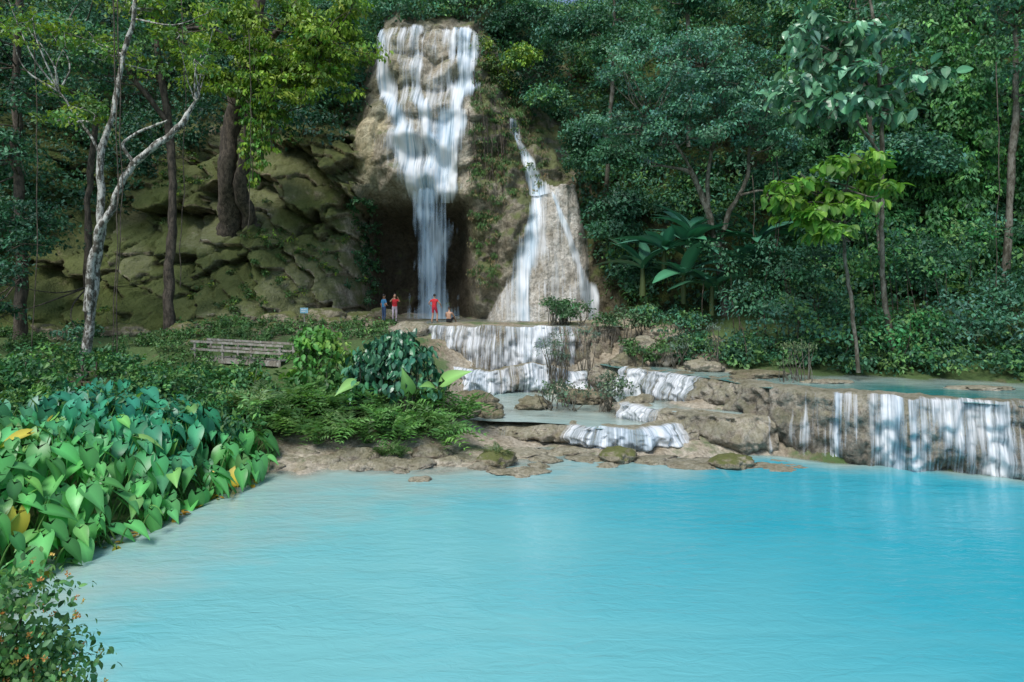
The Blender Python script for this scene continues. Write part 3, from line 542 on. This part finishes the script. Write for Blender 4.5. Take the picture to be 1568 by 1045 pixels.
tree('large_leaf_tree',[([(16.4,28,2.6),(16,28,6),(15.9,28,9),(15.6,27.6,13),(15.1,27,16.5),(14.6,27,19)],[.12,.11,.09,.08,.07,.04]),([(15.7,27.7,11.5),(14,26.8,13),(12.4,26.4,13.6)],[.07,.05,.03]),([(15.5,27.5,14),(13.5,27,15.6),(12,27,16.3)],[.07,.05,.03]),([(15.8,28,9.4),(14,26.6,10),(12.4,26,10.2)],[.07,.05,.03])],
 scat([(12.,27,14.2),(13.2,27,15.),(12.8,27,16.4),(14.6,27,13.6),(15.4,27,14.4),(11.6,27,13.4),(14,27,16.2),(13.3,26.8,13.4)],4,(.7,.6,.3),.6,.9),M_greybark,M_gloss,.48,(.10,.25,.14),(.19,.38,.23),.4,T=OVAL,sprays=6,per=6,spread=.4,up=.9,droop=.5,flat=.35)
tree('lime_leaf_tree',[([(13.8,26,2.6),(13.6,26,5),(13.2,26,8),(13.4,26,10.5)],[.08,.07,.06,.03])],
 scat([(10.4,25.6,9.4),(11.4,25.6,10.),(12.9,25.6,10.8),(14.2,25.6,11.),(11.4,25.6,8.8),(13,25.6,9.6),(11.9,25.6,8.2),(14.6,25.8,10),(12.4,25.6,9.)],3,(.4,.5,.2),.45,.7),M_greybark,M_leaf,.40,(.12,.28,.05),(.20,.38,.06),.5,T=OVAL,sprays=7,per=6,spread=.45,up=.9,droop=.6,flat=.35)
for k,(x,y,z,t) in enumerate([(6.6,46,17,(7.2,46,27)),(11.4,42,20,(10.8,42,27)),(19.5,34,9,(17.5,33,20)),(22.6,30,10,(23.2,30,18))]):
    tree('slender_tree',[([(x,y,z-5),((x+t[0])/2+.2,y,(z+t[2])/2),t],[.17,.13,.08])],scat([t,(t[0],t[1]-.5,t[2]-3)],6,(1.4,1,1),.8,1.2),M_greybark,M_far,.24,G2,G3,.2)
mb=MB()
for k in range(42):
    x0=rng.uniform(16.,27);top=rng.uniform(13,20);y0=float(cliffY([x0],[10])[0])-rng.uniform(2,4.5);m=int(top/.8)
    zz=np.linspace(6.,top+1,m);C=np.stack([x0+.35*np.sin(zz*.6+k)+rng.normal(size=m)*.25,y0+rng.normal(size=m)*.3,zz],1)
    blobs(mb,C,np.tile([.6,.5,.6],(m,1)),7,9,.26,(.08,.23,.09) if k%3 else (.12,.33,.10),alt=(.17,.41,.11),altp=.25,up=.5,droop=1.2,front=.4)
mb.make('climbing_vines',M_far)
# shrubs
def shrub(name,cs,size,base,alt=None,T=KITE,altp=.3,sprays=16,per=14,mat=None,flat=.75,stems=5,gap=None,**kw):
    e=empty(name);ml=MB();C=np.array([c[:3] for c in cs],float);R=np.array([c[3] for c in cs]);blobs(ml,C,np.stack([R,R,R*flat],1),sprays,per,size,base,alt=alt,altp=altp,T=T,gap=gap,**kw)
    ml.make('foliage',mat or M_far,False,e)
    mt=MB()
    for c in cs:
        g=float(G([c[0]],[c[1]])[0])
        for q in range(stems):
            d=np.array(c[:3])+rnd(1)[0]*c[3]*.75;b=np.array([c[0]+rng.normal()*.1,c[1]+rng.normal()*.1,min(g,c[2]-.3)]);tube(mt,[b,(b+d)/2+rng.normal(size=3)*.1,d],[.03,.02,.01],5,(1,1,1),4)
    mt.make('stems',M_bark if stems<4 else M_greybark,True,e)
def cl(c,r,n,sp): return [(c[0]+rng.normal()*sp[0],c[1]+rng.normal()*sp[1],c[2]+rng.normal()*sp[2],r*rng.uniform(.7,1.2)) for _ in range(n)]
for c,n,b,a in[((11.5,31.5,4.2),7,G1,TEAL),((14.5,30,4.2),10,G2,G3),((17,29,4.1),10,(.065,.23,.085),G3),((20,28.5,4.3),10,G2,TEAL),((22.5,26.8,4.2),9,(.09,.25,.17),(.22,.37,.28)),((19,30,7.2),8,G1,G2),((15,32,6.8),8,G1,G2),((23,29,7.2),8,G1,G2),((13,34,6.4),6,G1,G1),((24,27,6.2),6,TEAL,G3),((17.3,29.2,6.6),6,(.08,.26,.09),G3)]:
    shrub('bank_shrub',cl(c,1.15,n,(1.1,.7,.8)),.2,b,a,sprays=17,per=14,stems=1)
mb=MB()
sx=np.linspace(8.2,28,130);sy=np.interp(sx,[8.5,10,14,18,22,30],[31.0,29.6,28.1,27.0,25.2,23.6])
sx=sx+rng.normal(size=130)*.3;sy=sy+rng.uniform(-.2,2.4,130);C=np.stack([sx,sy,np.maximum(G(sx,sy),2.2)+rng.uniform(.1,.6,130)],1)
blobs(mb,C,rng.uniform(.4,.8,130),14,11,.19,G1,alt=G3,altp=.35);mb.make('shoreline_plants',M_far)
mb=MB();m=330;sx=rng.uniform(-30,-6.5,m);sy=rng.uniform(29.5,39,m);kp=(fbm(P3(sx*.4,sy*.4,0*sx),2,66)>-.25)&~((sx>-9.5)&(sy>37.5));sx,sy=sx[kp],sy[kp]
C=np.stack([sx,sy,G(sx,sy)+.12],1);blobs(mb,C,rng.uniform(.25,.6,len(sx)),9,10,.15,(.08,.18,.06),alt=G3,altp=.3);mb.make('bank_groundcover',M_far)
shrub('wispy_shrub',cl((3.1,28,1.5),.75,8,(.8,.5,.35)),.15,(.11,.18,.11),(.18,.23,.16),sprays=15,per=13,gap=(1.6,-.3))
shrub('wispy_shrub',cl((3.0,33.0,2.8),.6,8,(.9,.3,.6)),.16,(.12,.2,.14),(.2,.27,.22),sprays=11,per=8,T=NARROW)
shrub('ledge_shrub',cl((2.6,37,4.7),.7,8,(1.1,.5,.2)),.17,(.08,.18,.08),(.14,.25,.12))
shrub('ledge_shrub',cl((6,34.8,4.2),.7,7,(.9,.5,.4)),.17,(.09,.19,.08),(.15,.24,.12))
shrub('ledge_shrub',cl((6.2,30.8,3.0),.5,5,(.6,.4,.2)),.16,(.08,.16,.06),G3)
shrub('ledge_shrub',cl((8.8,34,4.4),.7,8,(1,.5,.3)),.17,G2,G3)
shrub('bare_shrub',cl((8.5,30,3.5),.6,4,(.5,.3,.35)),.15,(.12,.2,.15),(.18,.25,.19),sprays=12,per=10,T=NARROW)
shrub('bare_shrub',cl((11.8,26,3.2),.5,4,(.5,.3,.3)),.13,(.12,.2,.09),(.2,.25,.14),sprays=10,per=9,T=NARROW)
# centre island
gc=[(-4.9,25,2.9,.9),(-4.2,25.1,3.7,.65),(-4.9,25,3.6,.7),(-4.6,24.7,2.2,1.),(-3.5,24.8,2.6,.85),(-5.7,24.9,2.7,.8),(-4.0,24.6,3.0,.8),(-5.3,24.7,3.2,.75),(-3.2,24.9,2.0,.7),(-5.8,24.8,2.0,.8),(-4.5,25.2,4.0,.45),(-3.7,25.,3.4,.6)]
shrub('glossy_shrub',gc,.30,(.04,.145,.075),(.09,.24,.12),T=OVAL,sprays=12,per=9,mat=M_gloss,droop=1.,flat=1)
shrub('bright_shrub',cl((-8.1,27,3.0),.85,8,(.8,.4,.45)),.26,(.10,.26,.06),(.2,.38,.08),T=OVAL,sprays=12,per=9,droop=.7,mat=M_leaf)
shrub('bright_shrub',cl((-6.6,26,2.3),.9,8,(.8,.5,.35)),.28,(.07,.2,.06),(.14,.30,.08),T=OVAL,sprays=12,per=9,droop=.7,mat=M_leaf)
shrub('bright_shrub',cl((-9.9,25,1.9),.7,7,(.6,.4,.3)),.24,(.07,.19,.06),LIME,altp=.15,T=OVAL,sprays=12,per=9)
mb=MB()
for c,n in(((-12,24,2.1),11),((-14,22,2.1),11),((-16,24,2.6),11),((-11,22,1.6),9),((-14,26.5,2.4),8),((-18.5,22,2.7),11),((-18,26,2.9),8),((-12,26.5,2.3),6),((-20,25,3.2),7)):
    q=np.array(cl(c,.65,n,(1.2,.9,.22)));blobs(mb,q[:,:3],q[:,3],15,12,.2,(.06,.19,.07),alt=(.14,.30,.08),altp=.35)
mb.make('undergrowth',M_far)
def fern(name,pts,L,base,n=14):
    mb=MB()
    for p in pts:
        a=rng.uniform(0,6.28,n);el=rng.uniform(.2,1.2,n);d=np.stack([np.cos(a)*np.cos(el),np.sin(a)*np.cos(el),np.sin(el)],1)
        mb.inst(FERN,np.tile(np.array(p,float),(n,1)),frames(d,np.tile([0,0,1.],(n,1))+rnd(n)*.2+d*.01),L*rng.uniform(.7,1.2,n),colr(n,base,.5,.12))
    mb.make(name,M_leaf)
pts=[]
for _ in range(42):
    x=rng.uniform(-8.8,-1.6);y=22.7+rng.uniform(0,2.3)+.1*abs(x+5);pts.append((x,y,max(0,float(G([x],[y])[0]))+rng.uniform(.1,.7)))
fern('fern_bank',pts,1.25,(.16,.33,.10),10)
fern('fern_bank',[(-9.5+rng.uniform(-1,1),23.6+rng.uniform(-.8,1),.9+rng.uniform(0,.8)) for _ in range(12)],1.2,(.2,.33,.14),10)
fern('shoal_fern',[(-4.1,22.5,.25),(-3.8,22.4,.2),(-4.5,22.6,.2)],.6,(.10,.2,.06),12)
fern('shoal_fern',[(-.5,22.,.4),(-.3,21.9,.35),(-.8,22.,.33)],.4,(.15,.21,.09),12)
# taro
mb=MB();ms=MB()
for _ in range(950):
    y=rng.uniform(13.2,22.5);xe=np.interp(y,[13,15.6,17.6,20.7,23],[-10.2,-9.3,-9.,-8.,-9]);x=xe+.25-rng.random()**1.0*7
    g=float(G([x],[y])[0]);ins=min(1,(xe+.3-x)/1.8);h=.32+.72*ins+rng.uniform(-.28,.38);b=np.array([x,y,max(g,-.1)])
    a=rng.uniform(0,6.28);hd=np.array([math.cos(a)*.8+.35,math.sin(a)*.8-.55,0]);hd/=np.linalg.norm(hd)
    top=b+np.array([hd[0]*.35,hd[1]*.35,h]);tube(ms,[b,(b+top)/2+np.array([0,0,.12]),top],[.028,.02,.011],5,(.14,.3,.08),3)
    s=rng.uniform(.32,.82);tilt=rng.uniform(.2,1.35);d=np.array([hd*math.cos(tilt)-np.array([0,0,math.sin(tilt)])]);nn=np.array([hd*math.sin(tilt)+np.array([0,0,math.cos(tilt)])])+rnd(1)*.35
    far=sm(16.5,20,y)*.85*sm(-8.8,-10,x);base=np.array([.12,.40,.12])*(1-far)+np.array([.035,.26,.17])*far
    if rng.random()<.1: base=np.array([.2,.45,.12])
    if rng.random()<.015: base=np.array([.5,.42,.06])
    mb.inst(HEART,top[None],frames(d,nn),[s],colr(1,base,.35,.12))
e=empty('taro_plants');mb.make('leaf_blades',leafmat('taro_leaf',.28,.35,.45),True,e);ms.make('petioles',M_far,True,e)
mb=MB()
for p,d,s in[((-2.5,24.4,2.5),(.8,-.3,.5),1.05),((-2.9,24.2,2.3),(-.3,-.7,.3),.8),((-5.8,23.9,2.5),(-.5,-.6,-.2),.8),((-3.8,24,2.2),(-.1,-.5,.8),.9)]:
    mb.inst(HEART,np.array([p],float),frames(np.array([d],float),np.array([[0,-.8,.8]])),[s],np.array([[.25,.48,.14]]));tube(mb,[(p[0],p[1],.9),(p[0]-.05,p[1],p[2]*.6+.3),p],[.03,.025,.015],5,(.12,.28,.08),4)
mb.make('elephant_ear_plant',M_leaf,True)
def banana(c,n,L,base):
    e=empty('banana_plant');mb=MB();mt=MB();c=np.array(c,float);tube(mt,[c-[0,0,.5],c+[0,0,1.2]],[.16,.1],8,(.1,.14,.05),5)
    a=rng.uniform(0,6.28,n);el=rng.uniform(.3,1.2,n);d=np.stack([np.cos(a)*np.cos(el),np.sin(a)*np.cos(el),np.sin(el)],1)
    mb.inst(BANANA,np.tile(c+[0,0,1.],(n,1)),frames(d,np.tile([0,0,1.],(n,1))+rnd(n)*.3),L*rng.uniform(.7,1.2,n),colr(n,base,.3,.1));mb.make('leaves',M_gloss,True,e);mt.make('stem',M_far,True,e)
for c in[(9.2,35,5.6),(10.6,34.6,5.),(8.4,36,7),(10,36.5,8),(12.6,34.5,6),(7.4,37,6),(13.4,35.5,7.5),(9.6,35.5,7.2)]: banana(c,13,2.3,(.06,.2,.12))
e=empty('lantana_bush');mb=MB();q=np.array(cl((-4.75,6.,2.5),.34,28,(.30,.3,.42)));blobs(mb,q[:,:3],q[:,3],18,11,.07,(.10,.25,.10),alt=(.18,.36,.12),T=OVAL,altp=.4,spread=.3);mb.make('foliage',M_leaf,True,e)
mf=MB();n=190;i=rng.integers(0,28,n);p=q[i,:3]+rnd(n)*q[i,3][:,None]*1.15
for k in range(10): 
    cc=np.array([[.85,.4,.14],[.85,.35,.35],[.9,.65,.2]])[i%3]
    dr=nrm(rnd(n)+np.array([0,-.3,1.]));mf.inst(KITE,p+rng.normal(size=(n,3))*.012,frames(dr,rnd(n)),np.full(n,.03),cc)
mf.make('flowers',M_leaf,False,e);mt=MB()
for k in range(28):
    d=q[k,:3];b=np.array([-5.2,6,.9]);tube(mt,[b,(b+d)/2+rng.normal(size=3)*.1,d],[.02,.015,.006],5,(1,1,1),4)
mt.make('stems',M_bark,True,e)
mb=MB();n=60;y=rng.uniform(13.4,21,n);x=np.interp(y,[13,15.6,17.6,20.7],[-10.2,-9.3,-9.,-8.])+rng.uniform(-.3,.5,n)
mb.inst(OVAL,np.stack([x,y,np.maximum(G(x,y),0)+.05],1),frames(rnd(n)*np.array([1,1,.1]),np.tile([0,0,1.],(n,1))),rng.uniform(.12,.3,n),colr(n,(.5,.3,.04),.3,.1));mb.make('fallen_leaves',M_leaf)
mb=MB()
for x,y,z0,z1 in[(-16.2,26.5,1.,19),(-16.1,26.6,3,19),(-15.2,30,6,20),(-13.3,33,9,19),(13.9,34.8,7.5,12.5),(14.1,34.8,8,13),(12.8,34.8,8,12),(21.5,29,6,16),(-20.5,28,3,18)]:
    tube(mb,[(x,y,z1),(x+.15,y,(z0+z1)/2),(x-.05,y,z0)],[.025,.02,.02],5,(1,1,1),8,.1)
mb.make('hanging_lianas',M_bark)
# ---------------------------------------------------------------- footbridge
def box(mb,a,b,w,h):
    a=np.array(a,float);b=np.array(b,float);d=nrm(b-a);s=nrm(np.cross(d,[0,0,1.]) if abs(d[2])<.9 else np.array([1.,0,0]));u=np.cross(s,d)
    V=np.array([p+i*s*w/2+j*u*h/2 for p in(a,b) for i,j in((-1,-1),(1,-1),(1,1),(-1,1))]);F=np.array([[0,1,2,3],[7,6,5,4],[0,4,5,1],[1,5,6,2],[2,6,7,3],[3,7,4,0]]);mb.add(V,F,np.ones(3))
e=empty('wooden_footbridge');A=np.array([-15.0,30.9,2.7]);B=np.array([-10.7,30.1,2.55]);dv=nrm(B-A);pv=np.array([-dv[1],dv[0],0])*1.2
md=MB()
for k in range(26): c=A+(B-A)*(k+.5)/26;box(md,c-[0,0,0],c+pv,.14,.05)
box(md,A-[0,0,.12],B-[0,0,.12],.12,.18);box(md,A+pv-[0,0,.12],B+pv-[0,0,.12],.12,.18);md.make('deck',M_wood,False,e)
mr=MB()
for o in(np.zeros(3),pv):
    for k in range(4): c=A+(B-A)*k/3+o;box(mr,c-[0,0,.9],c+[0,0,.78],.09,.09)
    for h in(.38,.74): box(mr,A+o-dv*.2+[0,-.06,h],B+o+dv*.2+[0,-.06,h],.06,.10)
mr.make('railing',M_wood,False,e)
e=empty('stick_fence');mr=MB()
for k in range(7): x=-19.5+k*.55;box(mr,(x,25.4,1.6),(x+.05,25.4,3.1+.1*(k%2)),.05,.05)
box(mr,(-19.8,25.35,2.75),(-15.9,25.35,2.7),.04,.05);box(mr,(-19.8,25.35,2.4),(-15.9,25.35,2.3),.04,.05);mr.make('sticks',M_bark,False,e)
e=empty('trail_sign');ms_=MB();z0=float(G([-11.6],[36.5])[0]);box(ms_,(-11.6,36.5,z0-.2),(-11.6,36.5,z0+1.15),.06,.06);ms_.make('post',M_wood,False,e)
mp_=MB();box(mp_,(-11.82,36.44,z0+.98),(-11.38,36.44,z0+.98),.03,.3);mp_.make('panel',simple('painted_sign',(.25,.5,.62),.5,.15,20),False,e)
mb=MB();box(mb,(-11.76,36.42,z0+1.04),(-11.44,36.42,z0+1.04),.006,.03);box(mb,(-11.76,36.42,z0+.94),(-11.52,36.42,z0+.94),.006,.03);mb.make('lettering',simple('white_letters',(.8,.8,.8)),False,e)
# ---------------------------------------------------------------- people
M_skin=simple('skin',(.45,.26,.17),.5,.06);M_hair=simple('black_hair',(.015,.012,.01),.4,.2,60);M_eye=simple('eye',(.03,.02,.02),.2);M_lip=simple('lips',(.4,.14,.12),.5)
def person(name,loc,rot,J,top,bottom,shoe,sleeves=.5,legs=1.,extra=None,top_on=True,longhair=False,headturn=0.):
    D=dict(pel=(0,0,.95),sp=(0,0,1.12),ch=(0,0,1.32),nk=(0,0,1.46),hb=(0,-.01,1.56),
      shL=(.17,0,1.40),elL=(.24,.02,1.13),wrL=(.26,-.05,.90),paL=(.265,-.07,.83),shR=(-.17,0,1.40),elR=(-.24,.02,1.13),wrR=(-.26,-.05,.90),paR=(-.265,-.07,.83),
      hpL=(.09,0,.90),knL=(.10,-.02,.50),anL=(.10,.02,.09),toL=(.11,-.14,.035),hpR=(-.09,0,.90),knR=(-.10,-.02,.50),anR=(-.10,.02,.09),toR=(-.11,-.14,.035))
    D.update(J)
    Rr=dict(pel=(.15,.11),sp=(.135,.10),ch=(.16,.11),nk=(.055,.055),hb=(.055,.06),sh=(.062,.062),el=(.042,.042),wr=(.028,.028),pa=(.04,.018),hp=(.09,.095),kn=(.06,.06),an=(.04,.045),to=(.045,.03))
    E=[('pel','sp'),('sp','ch'),('ch','nk'),('nk','hb')]
    for s in'LR': E+=[('ch','sh'+s),('sh'+s,'el'+s),('el'+s,'wr'+s),('wr'+s,'pa'+s),('pel','hp'+s),('hp'+s,'kn'+s),('kn'+s,'an'+s),('an'+s,'to'+s)]
    names=list(D);V=[D[k] for k in names];ix={k:i for i,k in enumerate(names)};EE=[(ix[a],ix[b]) for a,b in E];rad=[Rr[k[:2] if k[-1] in'LR' and k[:2] in Rr else k] for k in names];roots=[ix['pel']]
    for s in'LR':
        w=np.array(D['wr'+s]);p=np.array(D['pa'+s]);d=nrm(p-w);lat=nrm(np.cross(d,[0,0,1.] if abs(d[2])<.8 else [1.,0,0]));cu=np.cross(lat,d)*(1 if s=='L' else -1)
        for k,(o,l) in enumerate([(-.03,.06),(-.01,.075),(.01,.07),(.03,.055)]):
            a=p+lat*o;i0=len(V);V+=[a,a+d*l*.5+cu*.006,a+d*l+cu*.022];rad+=[(.009,.009),(.008,.008),(.0065,.0065)];EE+=[(i0,i0+1),(i0+1,i0+2)];roots.append(i0)
        a=w+d*.03+lat*.02;i0=len(V);V+=[a,a+lat*.03+d*.025,a+lat*.04+d*.055];rad+=[(.011,.011),(.009,.009),(.007,.007)];EE+=[(i0,i0+1),(i0+1,i0+2)];roots.append(i0)
    me=bpy.data.meshes.new('sk');me.from_pydata([tuple(map(float,v)) for v in V],EE,[]);o=bpy.data.objects.new('sk',me);sc.collection.objects.link(o)
    o.modifiers.new('s','SKIN');sv=me.skin_vertices[0].data if len(me.skin_vertices) else None
    if sv is None:
        bpy.context.view_layer.objects.active=o;bpy.context.view_layer.update();sv=me.skin_vertices[0].data
    for i,r in enumerate(rad): sv[i].radius=r;sv[i].use_root=i in roots
    ss=o.modifiers.new('u','SUBSURF');ss.levels=2;ss.render_levels=2
    bpy.context.view_layer.update();dg=bpy.context.evaluated_depsgraph_get();m2=bpy.data.meshes.new_from_object(o.evaluated_get(dg));bpy.data.objects.remove(o)
    m2.name='body'
    for m in(M_skin,top,bottom,shoe): m2.materials.append(m)
    segs=[(a,b) for a,b in E];A=np.array([D[a] for a,b in segs],float);B=np.array([D[b] for a,b in segs],float)
    for pl in m2.polygons:
        c=np.array(pl.center[:]);t=np.clip(((c-A)*(B-A)).sum(1)/((B-A)**2).sum(1),0,1);ds=np.linalg.norm(A+(B-A)*t[:,None]-c,axis=1);k=int(np.argmin(ds));a,b=segs[k];mi=0
        if a in('pel',) and b=='sp': mi=1 if (t[k]>.25 and top_on) else (2 if t[k]<.6 else 0)
        elif a in('sp','ch') and b!='hb' and top_on: mi=1
        elif a in('shL','shR') and top_on and t[k]<=sleeves: mi=1
        elif a in('elL','elR') and top_on and sleeves>1.2: mi=1
        elif b[:2]=='hp': mi=2
        elif a[:2]=='hp' and (legs>=1 or t[k]<legs): mi=2
        elif a[:2]=='kn' and legs>=1.5: mi=2
        elif a[:2]=='an': mi=3
        if a=='nk' : mi=0
        pl.material_index=mi;pl.use_smooth=True
    e=empty(name);bo=bpy.data.objects.new('body',m2);sc.collection.objects.link(bo);bo.parent=e
    hc=np.array(D['hb'],float)+np.array([0,-.01,.095]);import bmesh
    def sph(nm,c,s,mat,fn=None,sub=3,par=None):
        bm=bmesh.new();bmesh.ops.create_icosphere(bm,subdivisions=sub,radius=1.)
        for v in bm.verts:
            if fn: fn(v)
            v.co=(v.co.x*s[0],v.co.y*s[1],v.co.z*s[2])
        mm=bpy.data.meshes.new(nm);bm.to_mesh(mm);bm.free();mm.materials.append(mat)
        for p in mm.polygons:p.use_smooth=True
        q=bpy.data.objects.new(nm,mm);sc.collection.objects.link(q);q.location=c;q.parent=par;return q
    he=bpy.data.objects.new('head',None);sc.collection.objects.link(he);he.location=hc;he.rotation_euler=(0,0,headturn);he.parent=e
    def skull(v):
        if v.co.z<0: v.co.x*=1+.28*v.co.z;v.co.y*=1+.1*v.co.z
    sph('skull',(0,0,0),(.078,.095,.115),M_skin,skull,par=he)
    sph('nose',(0,-.097,-.012),(.012,.02,.022),M_skin,sub=2,par=he);sph('mouth',(0,-.086,-.052),(.024,.008,.008),M_lip,sub=2,par=he)
    for s in(-1,1):
        sph('eye',(s*.03,-.086,.008),(.012,.008,.007),M_eye,sub=2,par=he);sph('ear',(s*.078,.005,-.005),(.009,.02,.03),M_skin,sub=2,par=he)
    def hair(v):
        if v.co.y<-.35 and v.co.z<.45: v.co.y=-.35+.0*v.co.y;v.co.x*=.8;v.co.z=max(v.co.z,.2)
        if v.co.z<-.3 and not longhair: v.co.z=-.3
    sph('hair',(0,.014,.022),(.088,.098,.112 if not longhair else .15),M_hair,hair,par=he)
    if extra: extra(e,sph)
    e.location=loc;e.rotation_euler=(0,0,rot);return e
blue=simple('blue_shirt',(.04,.20,.38));jean=simple('dark_jeans',(.03,.07,.16));red=simple('red_shirt',(.6,.02,.03));black=simple('black_cloth',(.02,.02,.025));redsh=simple('red_shorts',(.5,.02,.05));pale=simple('light_trousers',(.42,.36,.42));blk=simple('dark_sandals',(.03,.025,.02))
gz=lambda x,y:float(G([x],[y])[0])
person('standing_man',(-7.85,40,gz(-7.85,40)),2.4,dict(elR=(-.27,.0,1.14),wrR=(-.16,-.17,1.08),paR=(-.11,-.2,1.08)),blue,jean,blk,.6,2.)
def pack(e,sph):
    sph('backpack',(0,.17,1.25),(.14,.09,.2),black,par=e)
person('standing_woman',(-7.15,39.8,gz(-7.15,39.8)),.4,dict(elL=(.3,-.12,1.3),wrL=(.16,-.25,1.5),paL=(.12,-.27,1.56),elR=(-.3,-.12,1.3),wrR=(-.16,-.25,1.5),paR=(-.11,-.27,1.56),knR=(-.12,-.08,.5)),red,pale,blk,.5,2.,pack,True,True)
person('walking_man',(-4.75,40,gz(-4.75,40)),2.9,dict(elL=(.36,.05,1.2),wrL=(.22,-.08,1.02),paL=(.17,-.1,.99),elR=(-.36,.05,1.2),wrR=(-.40,-.1,1.02),paR=(-.4,-.14,.95),knR=(-.14,-.14,.52),anR=(-.16,-.02,.12),toR=(-.17,-.18,.05),anL=(.14,.1,.09),toL=(.15,-.06,.035)),red,redsh,M_skin,.5,.7)
sit=dict(pel=(0,0,.14),sp=(0,-.02,.32),ch=(0,-.05,.52),nk=(0,-.07,.66),hb=(0,-.09,.76),shL=(.18,-.06,.6),elL=(.26,-.2,.38),wrL=(.2,-.4,.34),paL=(.18,-.47,.35),shR=(-.18,-.06,.6),elR=(-.26,-.2,.38),wrR=(-.2,-.4,.34),paR=(-.18,-.47,.35),
 hpL=(.1,-.03,.12),knL=(.17,-.42,.34),anL=(.14,-.7,.09),toL=(.14,-.84,.04),hpR=(-.1,-.03,.12),knR=(-.17,-.42,.34),anR=(-.14,-.7,.09),toR=(-.14,-.84,.04))
person('sitting_bather',(-3.7,38.2,gz(-3.7,38.2)),math.pi-.3,sit,red,black,M_skin,.5,.8,None,False)
# ---------------------------------------------------------------- light, sky, camera
w=bpy.data.worlds.new('World');sc.world=w;w.use_nodes=True;nt=w.node_tree;bgn=nt.nodes['Background']
sky=nt.nodes.new('ShaderNodeTexSky');sky.sky_type='NISHITA';sky.sun_disc=False
el,az=radians(54),radians(208)
sky.sun_elevation=el;sky.sun_rotation=az;nt.links.new(sky.outputs[0],bgn.inputs[0]);bgn.inputs[1].default_value=.15
s=bpy.data.lights.new('sun','SUN');s.energy=3.2;s.angle=radians(22);s.color=(1,.97,.92);so=bpy.data.objects.new('sun',s);sc.collection.objects.link(so)
from mathutils import Vector
sd=Vector((math.sin(az)*math.cos(el),math.cos(az)*math.cos(el),math.sin(el)));so.rotation_euler=sd.to_track_quat('Z','Y').to_euler()
cam=bpy.data.cameras.new('camera');co=bpy.data.objects.new('camera',cam);sc.collection.objects.link(co);sc.camera=co
co.location=(0,0,6);co.rotation_euler=(radians(90),0,0);cam.lens=22.96;cam.sensor_width=36;cam.shift_y=-.0526;cam.clip_end=2000
sc.view_settings.view_transform='Standard';sc.view_settings.look='None';sc.view_settings.exposure=0
